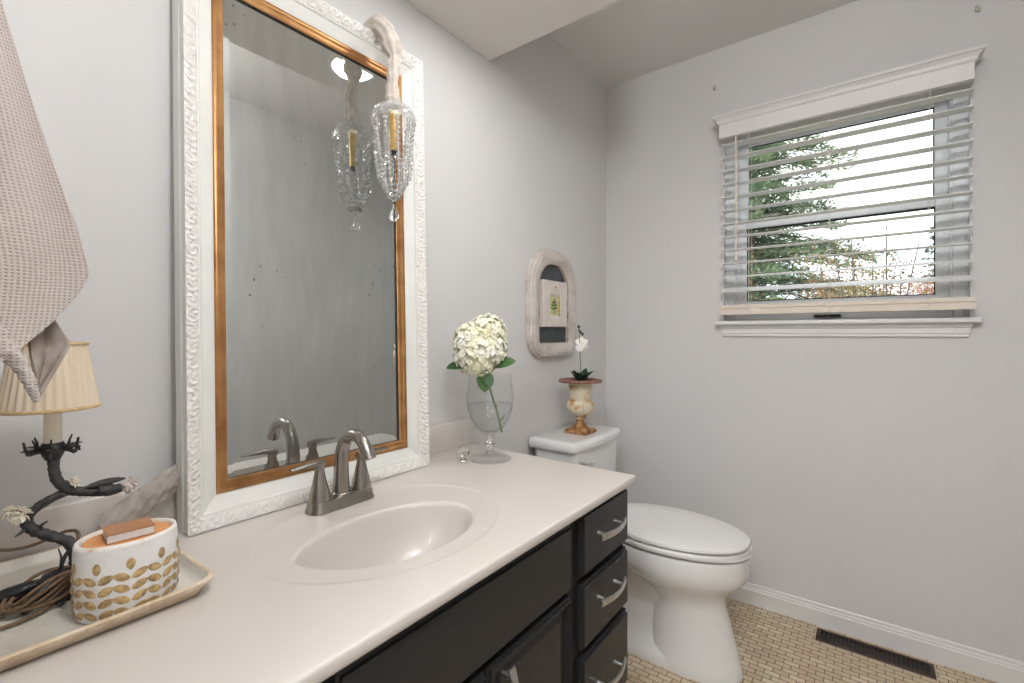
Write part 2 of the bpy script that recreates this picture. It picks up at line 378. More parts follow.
# ------------------------------------------------------------------ room shell
XW, YW, YO, XF, HC, HS = 2.234, 1.083, -.46, -.08, 2.438, 2.138
T = .12
bm = box(B(), XF-1.6, XW+T, YO-T, YW+T, -.1, 0); struct(obj('floor', bm, M['tile']))
bm = box(B(), XF-T, XW+T, YO-T, YW+T, HC, HC+.1); struct(obj('ceiling', bm, M['ceil']))
bm = box(B(), XF, 1.289, .45, YW, HS, HC, .002, 1); struct(obj('ceiling_soffit', bm, M['ceil']), 'dropped soffit box over the vanity')
bm = box(B(), XF-T, XW+T, YW, YW+T, 0, HC); struct(obj('wall_left', bm, M['wall']))
bm = box(B(), XF-T, XW+T, YO-T, YO, 0, HC); struct(obj('wall_right', bm, M['wall']))
# window wall with its opening
WY0, WY1, WZ0, WZ1 = -.284, .516, 1.214, 2.06
bm = B()
box(bm, XW, XW+T, YO, WY0, 0, HC); box(bm, XW, XW+T, WY1, YW, 0, HC)
box(bm, XW, XW+T, WY0, WY1, 0, WZ0); box(bm, XW, XW+T, WY0, WY1, WZ1, HC)
bmesh.ops.remove_doubles(bm, verts=bm.verts, dist=1e-5)
struct(obj('wall_back', bm, M['wall'], smooth=0))
# wall behind the photographer, with the open doorway the picture was taken from
bm = B(); DY0, DY1, DZ = -.42, .36, 2.05
box(bm, XF-T, XF, YO, DY0, 0, HC); box(bm, XF-T, XF, DY1, YW, 0, HC); box(bm, XF-T, XF, DY0, DY1, DZ, HC)
struct(obj('wall_front', bm, M['wall'], smooth=0))
bm = B()
box(bm, -1.7, XF-T, -1.0, -.98, 0, 2.44); box(bm, -1.7, XF-T, .98, 1.0, 0, 2.44); box(bm, -1.72, -1.7, -1.0, 1.0, 0, 2.44)
struct(obj('wall_hall', bm, M['wall'], smooth=0))
struct(obj('ceiling_hall', box(B(), -1.72, XF-T, -1.0, 1.0, 2.44, 2.5), M['ceil'], smooth=0))
bm = B()
box(bm, XF, XF+.012, DY0-.06, DY0, 0, DZ+.06, .003); box(bm, XF, XF+.012, DY1, DY1+.06, 0, DZ+.06, .003); box(bm, XF, XF+.012, DY0, DY1, DZ, DZ+.06, .003)
struct(obj('trim_2', bm, M['trim']), 'door casing behind the camera')
# baseboards
def baseboard(name, pts_fn, a0, a1):
    prof = [(0, 0), (.013, 0), (.013, .060), (.010, .063), (.010, .070), (.007, .073), (.007, .083), (.005, .086), (0, .086)]
    bm = B(); loft(bm, [[Vector(pts_fn(a, d, z)) for d, z in prof] for a in (a0, a1)])
    return struct(obj(name, bm, M['trim'], smooth=30))
baseboard('baseboard_back', lambda a, d, z: (XW-d, a, z), YO, YW)
baseboard('baseboard_left', lambda a, d, z: (a, YW-d, z), 1.175, XW-.013)
baseboard('baseboard_right', lambda a, d, z: (a, YO+d, z), XF, XW-.013)
struct(obj('trim_3', tube(B(), [(1.29, YW-.001, HC-.001), (XW, YW-.001, HC-.001)], .0035, 6) and None or (lambda b: (tube(b, [(1.29, YW-.001, HC-.002), (XW, YW-.001, HC-.002)], .004, 6), b)[1])(B()), M['ceil']), 'caulk bead at the top of the mirror wall')

# ------------------------------------------------------------------ window
win = struct(thing('window_1', 'white double hung window in the far wall', 'window', (XW, .115, WZ0)))
del win['category']
bm = B(); fx0, fx1 = XW+.035, XW+.105
box(bm, fx0, fx1, WY0, WY0+.044, WZ0, WZ1, .003); box(bm, fx0, fx1, WY1-.044, WY1, WZ0, WZ1, .003)
box(bm, fx0, fx1, WY0+.044, WY1-.044, WZ0, WZ0+.03, .003); box(bm, fx0, fx1, WY0+.044, WY1-.044, WZ1-.03, WZ1, .003)
for y in (WY0+.044, WY1-.052): box(bm, fx0+.008, fx1, y, y+.008, WZ0+.03, WZ1-.03, .001)
obj('window_frame', bm, M['vinyl'], win)
bm = B()      # jamb liner of the opening
for y0, y1 in ((WY0, WY0+.004), (WY1-.004, WY1)): box(bm, XW, fx0, y0, y1, WZ0, WZ1)
obj('jamb', bm, M['trim'], win)
def sash(name, x0, x1, z0, z1, bot, top, qt=1):
    y0, y1 = WY0+.052, WY1-.052; w = .038; bm = B()
    box(bm, x0, x1, y0, y0+w, z0, z1, .003); box(bm, x0, x1, y1-w, y1, z0, z1, .003)
    box(bm, x0, x1, y0+w, y1-w, z0, z0+bot, .003); box(bm, x0, x1, y0+w, y1-w, z1-top, z1, .003)
    s = obj(name, bm, M['vinyl'], win)
    g = box(B(), (x0+x1)/2-.002, (x0+x1)/2+.002, y0+w-.004, y1-w+.004, z0+bot-.004, z1-top+.004)
    obj('pane', g, M['pane'], s, smooth=0)
    b = B(); q = .0035   # black glazing gasket
    for a0, a1, c0, c1 in ((y0+w, y0+w+q, z0+bot, z1-top), (y1-w-q, y1-w, z0+bot, z1-top), (y0+w, y1-w, z0+bot, z0+bot+q), (y0+w, y1-w, z1-top-q*qt, z1-top)):
        box(b, x0+.004, (x0+x1)/2-.002, a0, a1, c0, c1)
    obj('gasket', b, M['black'], s, smooth=0)
    return s
up = sash('upper_sash', XW+.072, XW+.097, 1.628, WZ1-.031, .036, .036)
lo = sash('lower_sash', XW+.042, XW+.068, WZ0+.031, 1.656, .058, .034, 2.2)
bm = B(); box(bm, XW+.012, XW+.041, .085, .175, 1.226, 1.238, .003); box(bm, XW+.0, XW+.012, .12, .135, 1.228, 1.236, .002); obj('sash_lift', bm, M['black'], win)
# stool and apron
bm = box(B(), XW-.042, XW+.040, -.305, .540, 1.199, 1.216, .004, 3); obj('stool', bm, M['trim'], win)
prof = [(0, 1.148), (.006, 1.148), (.010, 1.152), (.010, 1.160), (.013, 1.163), (.013, 1.180), (.022, 1.190), (.026, 1.199), (0, 1.199)]
bm = B(); loft(bm, [[Vector((XW-d, y0 + s*(z-1.148)*.36*0 + s*(-(1.199-z))*.0, z)) for d, z in prof] for y0, s in ((-.272, -1), (.512, 1))])
for v in bm.verts:
    k = (v.co.z-1.148)/.051*.014; v.co.y += k if v.co.y > .1 else -k
obj('apron', bm, M['trim'], win, smooth=30)
# crown cornice over the blind
bm = B(); cx = .074
prof = [(0, 2.006), (cx, 2.006), (cx, 2.062), (cx+.003, 2.065), (cx+.006, 2.067), (cx+.009, 2.078), (cx+.018, 2.088), (cx+.024, 2.090), (cx+.024, 2.099), (0, 2.099)]
Y0c, Y1c = -.281, .514
rings = []
for d, z in prof[1:-1]:
    o_ = d-cx
    rings.append([Vector((XW, Y1c+o_, z)), Vector((XW-d, Y1c+o_, z)), Vector((XW-d, Y0c-o_, z)), Vector((XW, Y0c-o_, z))])
R = ringfaces(bm, rings, closed=False)
bm.faces.new(R[-1])
inner = [Vector((XW, Y1c-.015, 2.006)), Vector((XW-cx+.015, Y1c-.015, 2.006)), Vector((XW-cx+.015, Y0c+.015, 2.006)), Vector((XW, Y0c+.015, 2.006))]
I0 = [bm.verts.new(p) for p in inner]; I1 = [bm.verts.new(p+Vector((0, 0, .085))) for p in inner]
for i in range(3):
    bm.faces.new((R[0][i], R[0][i+1], I0[i+1], I0[i])); bm.faces.new((I0[i], I0[i+1], I1[i+1], I1[i]))
bm.faces.new(I1)
struct(obj('trim_1', bm, M['trim'], smooth=25), 'white crown cornice above the window blind')

# ------------------------------------------------------------------ blind
BX = 2.196; by0, by1 = -.282, .510
bl = thing('window_blind', 'white slatted faux wood blind hanging across the window under the white cornice', 'window blind', (BX, .115, 1.24))
bm = B(); box(bm, BX-.028, BX+.03, by0+.004, by1-.004, 2.003, 2.045, .003); obj('head_rail', bm, M['blind'], bl)
def slat_mesh(z, deg=2.6):
    bm = B(); w, th, n = .060, .0030, 6; tilt = math.radians(deg)
    for side in (0,):
        rings = []
        for k in range(n+1):
            u = -w/2 + w*k/n; cr_ = .0018*(1-(2*u/w)**2)
            rings.append((u, cr_+th/2))
        out = rings + [(u, h-th) for u, h in reversed(rings)]
        loft(bm, [[Vector((BX + u*math.cos(tilt) - h*math.sin(tilt), y, z + u*math.sin(tilt) + h*math.cos(tilt))) for u, h in out] for y in (by0, by1)])
    return bm
first = obj('slat', slat_mesh(1.351), M['blind'], bl, smooth=50)
for k in range(1, 11):
    c = first.copy(); COL.objects.link(c); c.parent = bl; c.location = (0, 0, .0570*(k+1))
bpy.data.objects.remove(first); obj('slat', slat_mesh(1.408, 11), M['blind'], bl, smooth=50)
for k, deg in ((0, 19), ): obj('slat', slat_mesh(1.351, deg), M['blind'], bl, smooth=50)
bm = B(); prof = [(-.028, 1.243), (.028, 1.243), (.028, 1.262), (.024, 1.266), (.028, 1.270), (.028, 1.284), (-.028, 1.284), (-.028, 1.270), (-.024, 1.2665), (-.028, 1.263)]
loft(bm, [[Vector((BX+a, y, z)) for a, z in prof] for y in (by0-.004, by1+.002)])
obj('bottom_rail', bm, M['railcream'], bl, smooth=20)
for y in (-.171, .119, .398):
    bm = B()
    for dx in (-.031, .031): tube(bm, [(BX+dx, y, 1.285), (BX+dx, y, 2.0)], .0009, 5)
    for k in range(12): tube(bm, [(BX-.031, y, 1.346+.057*k), (BX+.031, y, 1.352+.057*k)], .0006, 4)
    lc = obj('ladder_cord', bm, M['cord'], bl)
    bm = B(); tube(bm, [(BX-.031, y, 1.285), (BX-.0325, y, 1.25)], .0012, 5); box(bm, BX-.0325, BX-.0315, y-.008, y+.008, 1.266, 1.276, .0008)
    obj('cord_knot', bm, M['railcream'], lc)
bm = B(); tube(bm, [(BX-.034, .447, 2.0), (BX-.036, .446, 1.51)], [.0036, .0036], 8); tube(bm, [(BX-.036, .446, 1.51), (BX-.036, .446, 1.47)], [.0045, .005], 8); obj('tilt_wand', bm, M['railcream'], bl)

for i, (y, z) in enumerate(((.549, 2.267), (-.297, 2.267))):
    bm = B(); box(bm, XW-.010, XW, y-.006, y+.006, z-.010, z+.010, .003, 2)
    tag(obj('wall_anchor', bm, M['anchor'], org=(XW, y, z)), ['small greenish plastic anchor in the far wall, above the window cornice near the room corner', 'small greenish plastic anchor in the far wall, above the right end of the window cornice'][i], 'wall anchor', 'wall anchors above the window')

# ------------------------------------------------------------------ counter top with its basin
CZ, CX0, CX1, CY0, CY1 = .79, XF, 1.178, .486, YW
ct = thing('countertop', 'cream cultured marble vanity countertop with moulded oval sink and backsplash', 'countertop', (.56, .78, CZ-.022))
EX, EY, EA, EB = .566, .708, .180, .114      # basin mouth
OX, OY, OA, OB = .588, .752, .247, .198      # faint ring around it
angs = sorted(set([2*math.pi*i/144 for i in range(144)] + [math.atan2(y-EY, x-EX) % (2*math.pi) for x in (CX0, CX1) for y in (CY0, CY1)]))
def rect_hit(a):
    c_, s_ = math.cos(a), math.sin(a); t = 9
    if c_ > 1e-9: t = min(t, (CX1-EX)/c_)
    if c_ < -1e-9: t = min(t, (CX0-EX)/c_)
    if s_ > 1e-9: t = min(t, (CY1-EY)/s_)
    if s_ < -1e-9: t = min(t, (CY0-EY)/s_)
    return EX+t*c_, EY+t*s_
def ring_hit(a, sc):
    c_, s_ = math.cos(a), math.sin(a); px, py = EX-OX, EY-OY; A_, B_ = OA*sc, OB*sc
    qa = (c_/A_)**2+(s_/B_)**2; qb = 2*(px*c_/A_**2+py*s_/B_**2); qc = (px/A_)**2+(py/B_)**2-1
    t = (-qb+math.sqrt(qb*qb-4*qa*qc))/2/qa
    return EX+t*c_, EY+t*s_
def ell(a, k):
    c_, s_ = math.cos(a), math.sin(a); r = 1/math.sqrt((c_/EA)**2+(s_/EB)**2)
    return EX+r*k*c_, EY+r*k*s_
def counter_rings():
    rr = []
    def clampr(p, a):
        q = rect_hit(a); 
        return (p if (p[0]-EX)**2+(p[1]-EY)**2 < ((q[0]-EX)**2+(q[1]-EY)**2)*.90 else (EX+(q[0]-EX)*.95, EY+(q[1]-EY)*.95))
    rr.append([(*ell(a, 1.05), CZ-.0022) for a in angs])
    for sc, dz in ((.80, -.0020), (.965, -.0018), (.982, -.0014), (.995, -.0002), (1.008, 0)):
        row = []
        for a in angs:
            p = clampr(ring_hit(a, sc), a); e = ell(a, 1.06+.02*sc)
            row.append((*p, CZ+dz))
        rr.append(row)
    def edge(ins, z): return [(min(rect_hit(a)[0], CX1-ins), max(rect_hit(a)[1], CY0+ins), z) for a in angs]
    rr += [edge(.012, CZ), edge(.0045, CZ), edge(.0025, CZ-.0006), edge(.0008, CZ-.0022), edge(0, CZ-.0045), edge(0, CZ-.017), edge(.002, CZ-.0205), edge(.005, CZ-.022), edge(.03, CZ-.022)]
    return rr
bm = B(); ringfaces(bm, [[Vector(p) for p in r] for r in counter_rings()])
top = obj('marble_top', bm, M['marble'], ct, smooth=35)
bm = B(); rings = [[Vector((*ell(a, 1.05), CZ-.0022)) for a in angs], [Vector((*ell(a, 1.02), CZ-.003)) for a in angs], [Vector((*ell(a, 1.0), CZ-.006)) for a in angs]]
for k, dz in ((.985, .012), (.96, .026), (.92, .045), (.86, .066), (.78, .086), (.66, .105), (.5, .119), (.32, .127), (.13, .131)):
    rings.append([Vector((*ell(a, k), CZ-dz)) for a in angs])
loft(bm, rings, False, True); obj('basin', bm, M['marble'], ct, smooth=80)
bm = B(); lathe(bm, [(.022, 0), (.024, .002), (.017, .004), (.015, .002), (.002, .006)], (EX, EY, CZ-.131), 24); obj('drain', bm, M['faucet'], ct)
bm = B(); box(bm, CX0, 1.178, YW-.022, YW, CZ-.001, CZ+.088, .004, 3); obj('backsplash', bm, M['marble'], ct)

# ------------------------------------------------------------------ vanity cabinet
FY = .520   # face frame front
vc = thing('vanity_cabinet', 'black painted vanity cabinet with three drawers, doors and nickel pulls', 'cabinet', (.56, .79, 0))
bm = B()
box(bm, CX0+.002, CX0+.02, FY+.02, YW-.002, .09, CZ-.024); box(bm, 1.155, 1.173, FY+.02, YW-.002, .0, CZ-.024, .001)
box(bm, CX0+.02, 1.155, FY+.02, YW-.002, .09, .105); box(bm, CX0+.02, 1.155, YW-.012, YW-.002, .105, CZ-.024)
obj('carcass', bm, M['cab'], vc, smooth=0)
bm = B()
for x0, x1 in ((CX0+.002, -.045), (.285, .325), (.868, .926), (1.148, 1.1725)): box(bm, x0, x1, FY, FY+.02, .09, CZ-.024)
for z0, z1 in ((.09, .115), (.740, CZ-.024)): box(bm, -.045, 1.148, FY+.001, FY+.02, z0, z1)
box(bm, .325, .868, FY+.001, FY+.02, .592, .622); box(bm, .575, .60, FY+.001, FY+.02, .115, .585)
for z in (.595, .435, .233): box(bm, .908, 1.148, FY+.001, FY+.02, z, z+.02)
box(bm, CX0+.002, 1.15, FY+.07, FY+.085, 0, .09)
obj('face_frame', bm, M['cabdark'], vc, smooth=0)
def slab(bm, x0, x1, z0, z1, y1=None, th=.019):
    """drawer front with an eased stepped edge"""
    y1 = y1 or FY-.0005; yf = y1-th
    def rr(i, y): return [Vector((x0+i, y, z0+i)), Vector((x1-i, y, z0+i)), Vector((x1-i, y, z1-i)), Vector((x0+i, y, z1-i))]
    loft(bm, [rr(0, y1), rr(0, yf+.009), rr(.0010, yf+.0080), rr(.0050, yf+.0070), rr(.0055, yf+.0018), rr(.0075, yf)])
def pull(parent, p0, p1, out=.032, w=.013, bow=.012, name='handle'):
    """arched flat bar pull on two posts; p0,p1 are the bar ends on the face"""
    bm = B(); p0 = Vector(p0); p1 = Vector(p1); o_ = Vector((0, -1, 0)); ax = (p1-p0).normalized(); sd = ax.cross(o_)
    rings = []
    for i in range(13):
        t = i/12; c = p0.lerp(p1, t) + o_*(out*.62 + bow*math.sin(math.pi*t)); wd = w*(.5 + .12*abs(2*t-1)); th = .0028
        rings.append([c + sd*wd + o_*th*.4, c + sd*wd*.6 + o_*th, c - sd*wd*.6 + o_*th, c - sd*wd + o_*th*.4, c - sd*wd - o_*th, c + sd*wd - o_*th])
    loft(bm, rings)
    for t in (.17, .83):
        q = p0.lerp(p1, t); tube(bm, [q, q + o_*(out*.62 + bow*math.sin(math.pi*t))], [.0052, .0040], 10)
    return obj(name, bm, M['nickel'], parent, smooth=45)
DX0, DX1 = .920, 1.166
for z0, z1, zc in ((.618, .757, .698), (.455, .600, .549), (.250, .437, .350), (.118, .232, .18)):
    bm = B(); slab(bm, DX0, DX1, z0, z1); d = obj('drawer', bm, M['cab'], vc, smooth=20)
    pull(d, (.968, FY-.0195, zc), (1.100, FY-.0195, zc))
bm = B(); slab(bm, .320, .874, .614, .752); obj('false_front', bm, M['cab'], vc, smooth=20)
bm = B(); slab(bm, -.05, .292, .614, .752); obj('false_front', bm, M['cab'], vc, smooth=20)
def door(x0, x1, z0, z1, hx):
    bm = B(); slab(bm, x0, x1, z0, z1)
    # cut the recessed field: rebuild the front face as a frame, a moulded step and a raised panel
    yf = FY-.0195
    front = [f for f in bm.faces if all(abs(v.co.y-yf) < 1e-5 for v in f.verts)]
    f = front[0]
    for ins, dy in ((.046, 0), (.0015, .007), (.006, 0), (.0015, .006), (.022, 0), (.012, -.004)):
        bmesh.ops.inset_region(bm, faces=[f], thickness=ins, depth=0)
        for v in f.verts: v.co.y += dy
    d = obj('door', bm, M['cab'], vc, smooth=20)
    pull(d, (hx, yf, z1-.004), (hx, yf, z1-.104)); return d
door(.600, .876, .120, .600, .632); door(.325, .596, .120, .600, .352); door(-.045, .290, .120, .600, -.02)

# ------------------------------------------------------------------ framed mirror leaning on the backsplash
MX0, MW, MH, MY = .322, .590, 1.146, .980
LEAN = math.atan(.028/MH); vU = Vector((0, math.sin(LEAN), math.cos(LEAN))); vD = Vector((0, math.cos(LEAN), -math.sin(LEAN)))
MO = Vector((MX0, MY, CZ+.0015))
def mp3(u, v, d):
    d = d*.70 if d < .0605 else d-.012
    return MO + Vector((u, 0, 0)) + vU*v + vD*d
def mring(w, d, nu=1, nv=1, disp=None):
    pts = []
    segs = [((w, w), (MW-w, w), nu), ((MW-w, w), (MW-w, MH-w), nv), ((MW-w, MH-w), (w, MH-w), nu), ((w, MH-w), (w, w), nv)]
    for a, b, n in segs:
        for i in range(n):
            t = i/n; u = a[0]+(b[0]-a[0])*t; v = a[1]+(b[1]-a[1])*t
            pts.append(mp3(u, v, d - (disp(u, v, w) if disp else 0)))
    return pts
mir = thing('wall_mirror', 'tall leaning mirror in a white carved frame with a gold inner border', 'mirror', (MX0+MW/2, MY+.03, CZ))
# flat backing body of the frame with a stepped side
bm = B(); loft(bm, [mring(.006, .071), mring(.0, .069), mring(.0, .040), mring(.0015, .037), mring(.0015, .012), mring(.010, .010), mring(.0795, .058), mring(.0795, .071)], True, False)
ringf = obj('frame_body', bm, M['cove'], mir, smooth=25)
def carve(u, v, w):
    # which side we are on decides the running coordinate
    per = u if (min(v, MH-v) < min(u, MW-u)) else v
    q = w/.026; cell = per/.030; k = math.floor(cell); f = cell-k; flip = 1 if k % 2 else -1
    # a curled acanthus scroll in each repeat, alternating direction
    cx_, cy_ = .5, .5+.12*flip; dx, dy = (f-cx_)*1.15, (q-cy_); r = math.hypot(dx, dy); a = math.atan2(dy*flip, dx)
    scroll = .5+.5*math.sin(a*2 - r*15 + k*.7)
    lobes = .5+.5*math.sin(a*7+r*6)
    wv = noise.noise(Vector((u*150, v*150, k*.3)))
    p = Vector((u, v, 0)); d1 = noise.voronoi(p*120)[0]; pit = min(1, (d1[1]-d1[0])*2.2)
    taper = min(1, max(0, q*5))*min(1, max(0, (1.02-q)*5))
    return taper*(.0002 + .0052*scroll**1.4*(.5+.5*lobes) + .0020*pit + .0018*wv)
bm = B(); nu, nv = 380, 740; prof = [(.0005, .012)] + [(.0005+.0255*k/13, .004+.016*(k/13)**1.15) for k in range(14)]
rings = []
for k, (w, d) in enumerate(prof):
    rings.append(mring(w, d, nu, nv, carve if k > 1 else None))
ringfaces(bm, rings); obj('carved_moulding', bm, M['gesso'], mir, smooth=60)
bm = B()
for w, d in [(.0255, .0205)]: pass
pc = [(.0250, .0205), (.0262, .0185), (.0280, .0185), (.0292, .0215)] + [(.0292+.0258*t, .0215+.0215*(1-(1-t)**2.0)) for t in (.12, .25, .4, .55, .7, .85, 1)] + [(.0565, .0425), (.0580, .0455)]
ringfaces(bm, [mring(w, d) for w, d in pc]); obj('white_cove', bm, M['cove'], mir, smooth=35)
pg = [(.0570, .0450), (.0572, .0405), (.0590, .0375), (.0625, .0368), (.0660, .0385), (.0680, .0420), (.0700, .0425), (.0740, .0435), (.0790, .0480), (.0800, .0500)]
bm = B(); ringfaces(bm, [mring(w, d) for w, d in pg]); obj('gold_border', bm, M['gold'], mir, smooth=45)
bm = B(); ringfaces(bm, [mring(.0800, .0500), mring(.0806, .0600)]); obj('rebate_shadow_line', bm, M['black'], mir)  # rebate wall painted black for the shadow line beside the glass
bm = B(); R = loft(bm, [mring(.0785, .0572), mring(.0930, .0564)], False, True); obj('mirror_glass', bm, M['mirror'], mir, smooth=0)

# ------------------------------------------------------------------ crystal drop hung over the frame
QX, QY = .764, .955
ch = thing('crystal_pendant', 'hanging crystal bead pendant with a gold candle tube draped over the mirror frame top', 'pendant', (QX, QY, 1.44))
# gathered linen sleeve: from behind the frame top, over it and down
path = spline([(QX-.012, 1.046, 1.930), (QX-.012, 1.028, 1.953), (QX-.008, .992, 1.948), (QX-.002, .968, 1.905), (QX+.004, .957, 1.862), (QX-.003, .955, 1.820), (QX-.004, .955, 1.775), (QX-.002, .955, 1.735)], 9)
bm = B(); n = len(path); rad = []
for i in range(n):
    t = i/(n-1); rad.append((.0225 if t < .50 else .0225-.0085*min(1, (t-.50)/.08) + .0025*max(0, t-.7)/.3) + .0012*math.sin(t*30) + .003*noise.noise(Vector((t*22, 3, 1))))
tube(bm, path, rad, 56, wob=.16, pleat=.085); obj('cord_sleeve', bm, M['sleeve'], ch, smooth=60)
DZ_ = 1.735
bm = B(); lathe(bm, [(.012, .004), (.030, 0), (.045, -.010), (.053, -.024), (.0555, -.036), (.0550, -.042), (.0535, -.042), (.054, -.036), (.0515, -.024), (.0435, -.012), (.029, -.0025), (.012, .001)], (QX, QY, DZ_), 40, False, False)
for i in range(20):      # cut ribs
    a = 2*math.pi*i/20
    tube(bm, [(QX+r*math.cos(a+t), QY+r*math.sin(a+t), DZ_+z) for r, z, t in ((.018, .003, 0), (.031, .0008, .12), (.0458, -.009, .24), (.0538, -.023, .36), (.0562, -.036, .48))], .0011, 5)
obj('glass_bobeche', bm, M['dome'], ch, smooth=60)
bm = B(); tube(bm, [(QX, QY, 1.722), (QX, QY, 1.622)], [.0120, .0115], 20, wob=.05); obj('candle_tube', bm, M['brass'], ch)
bm = B(); tube(bm, [(QX, QY, 1.6215), (QX, QY, 1.614)], [.0105, .0095], 20); tube(bm, spline([(QX, QY, 1.614), (QX+.002, QY-.002, 1.58), (QX-.001, QY, 1.54), (QX, QY, 1.489)], 6), .0012, 6); obj('socket_rim', bm, M['iron'], ch)
beadbm = B(); x = bmesh.ops.create_icosphere(beadbm, subdivisions=1, radius=1)
for v in beadbm.verts: v.co = Vector((v.co.x*.0066, v.co.y*.0066, v.co.z*.0058))
for f in beadbm.faces: f.smooth = False
bme = bpy.data.meshes.new('crystal_bead'); beadbm.to_mesh(bme); beadbm.free(); bme.materials.append(M['bead'])
NS, NB = 11, 16
for s_ in range(NS):
    a = 2*math.pi*(s_+.35)/NS
    pts = []
    for k in range(NB):
        t = k/(NB-1); r = .050*(1-t*.34)*(1 if t < .75 else 1-(t-.75)*2.4) + .002*math.sin(t*9+s_)
        r = max(r, .0105); pts.append(Vector((QX+r*math.cos(a+.25*t), QY+r*math.sin(a+.25*t), 1.688 - .183*t)))
    bm = B(); tube(bm, [pts[0]+Vector((0, 0, .008))] + pts + [Vector((QX, QY, 1.494))], .0007, 4)
    for p0, p1 in zip(pts[:-1], pts[1:]): ball(bm, (p0+p1)/2, .0016, 1)
    st = obj('crystal_strand', bm, M['nickel'], ch)
    for p in pts:
        b = bpy.data.objects.new('crystal_bead', bme); COL.objects.link(b); b.parent = st; b.location = p-ORG[ch.name]
        b.rotation_euler = (random.random()*3, random.random()*3, random.random()*3)
bm = B(); lathe(bm, [(.0015, .034), (.0035, .028), (.0095, .019), (.0125, .010), (.0110, .002), (.0060, -.004), (.001, -.006)], (QX, QY, 1.450), 10)
tube(bm, [(QX, QY, 1.482), (QX, QY, 1.494)], .0012, 5); obj('crystal_drop', bm, M['crystal'], ch, smooth=0)

# ------------------------------------------------------------------ faucet
FX, FYc, FZ = .592, .919, CZ-.0015
fa = thing('faucet', 'brushed nickel two handle arched faucet on the counter behind the sink', 'faucet', (FX, FYc, FZ))
def stad(hx, hy, z, n=12):
    out = []
    for sgn in (1, -1):
        for i in range(n+1):
            a = -math.pi/2 + math.pi*i/n if sgn == 1 else math.pi/2 + math.pi*i/n
            out.append(Vector((FX + sgn*(hx-hy*.8) + math.cos(a)*hy*.8, FYc + math.sin(a)*hy*(1.0), z)))
    return out
bm = B(); loft(bm, [stad(.0790, .0285, FZ), stad(.0785, .0280, FZ+.004), stad(.0755, .0258, FZ+.008), stad(.0745, .0250, FZ+.018), stad(.0725, .0236, FZ+.0225), stad(.066, .019, FZ+.0245)])
obj('base_plate', bm, M['faucet'], fa, smooth=35)
z0 = FZ+.023
sp_ = spline([(FX, FYc, z0), (FX, FYc, z0+.030), (FX, FYc-.001, z0+.070), (FX, FYc-.006, z0+.100), (FX, FYc-.022, z0+.124), (FX, FYc-.046, z0+.134), (FX, FYc-.072, z0+.127), (FX, FYc-.090, z0+.110), (FX, FYc-.100, z0+.090)], 8)
bm = B(); tube(bm, sp_, [.0190, .0165, .0150, .0140, .0130, .0125, .0125, .0130, .0140], 24)
lathe(bm, [(.0205, 0), (.0208, .003), (.0185, .006)], (FX, FYc, z0-.001), 28); obj('spout', bm, M['faucet'], fa, smooth=60)
for sgn in (-1, 1):
    hx = FX + sgn*.0508
    bm = B(); lathe(bm, [(.0225, 0), (.0220, .004), (.0195, .018), (.0155, .034), (.0118, .050), (.0098, .060), (.0098, .068), (.0112, .076), (.0100, .081), (.004, .082)], (hx, FYc, z0-.001), 28)
    h = obj('handle', bm, M['faucet'], fa, smooth=50)
    bm = B(); P = spline([(hx-sgn*.010, FYc, z0+.074), (hx+sgn*.012, FYc-.002, z0+.0775), (hx+sgn*.038, FYc-.004, z0+.0775), (hx+sgn*.066, FYc-.006, z0+.0770)], 6)
    rings = []
    for i, p in enumerate(P):
        t = i/(len(P)-1); wy = .0095*(1-.12*t)*(1 if t < .9 else .75); tz = .0065*(1-t)+.0024
        rings.append([p + Vector((0, wy*math.cos(q), tz*math.sin(q))) for q in [2*math.pi*k/14 for k in range(14)]])
    loft(bm, rings); obj('lever', bm, M['faucet'], h, smooth=60)

# ------------------------------------------------------------------ toilet
TX = 1.725
to = thing('toilet', 'white two piece toilet with closed lid standing between vanity and far wall', 'toilet', (TX, .65, 0))
def egg(yf, yb, hw, z, n=48, p=2.0, cx=TX, back=.72, wide=.45):
    """egg outline pointing to -y: widest at `wide` of the way from the back"""
    out = []; ym = yb-(yb-yf)*wide
    for i in range(n):
        a = 2*math.pi*i/n; c_, s_ = math.cos(a), math.sin(a)
        if s_ <= 0: x = hw*abs(c_)**(2/2.1)*(1 if c_ > 0 else -1); y = ym + (ym-yf)*s_
        else:
            x = hw*abs(c_)**(2/2.6)*(1 if c_ > 0 else -1); y = ym + (yb-ym)*abs(s_)**(2/2.6)
            x *= 1-(1-back)*s_
        out.append(Vector((cx+x, y, z)))
    return out
bm = B()
loft(bm, [egg(.335, .68, .112, 0), egg(.332, .68, .113, .012), egg(.340, .67, .108, .035), egg(.356, .66, .102, .10), egg(.374, .65, .098, .17), egg(.388, .64, .096, .225),
          egg(.385, .67, .106, .260), egg(.360, .72, .132, .290), egg(.335, .78, .156, .315), egg(.317, .82, .172, .340), egg(.316, .84, .178, .365), egg(.314, .84, .179, .406), egg(.312, .838, .176, .414), egg(.34, .80, .14, .415)])
bowl = obj('bowl', bm, M['porcelain'], to, smooth=60)
bm = B()   # rear trapway column and footing
def rrect(x0, x1, y0, y1, z, r=.03, n=6):
    out = []
    for cx_, cy_, a0 in ((x1-r, y1-r, 0), (x0+r, y1-r, 90), (x0+r, y0+r, 180), (x1-r, y0+r, 270)):
        for i in range(n+1):
            a = math.radians(a0+90*i/n); out.append(Vector((cx_+r*math.cos(a), cy_+r*math.sin(a), z)))
    return out
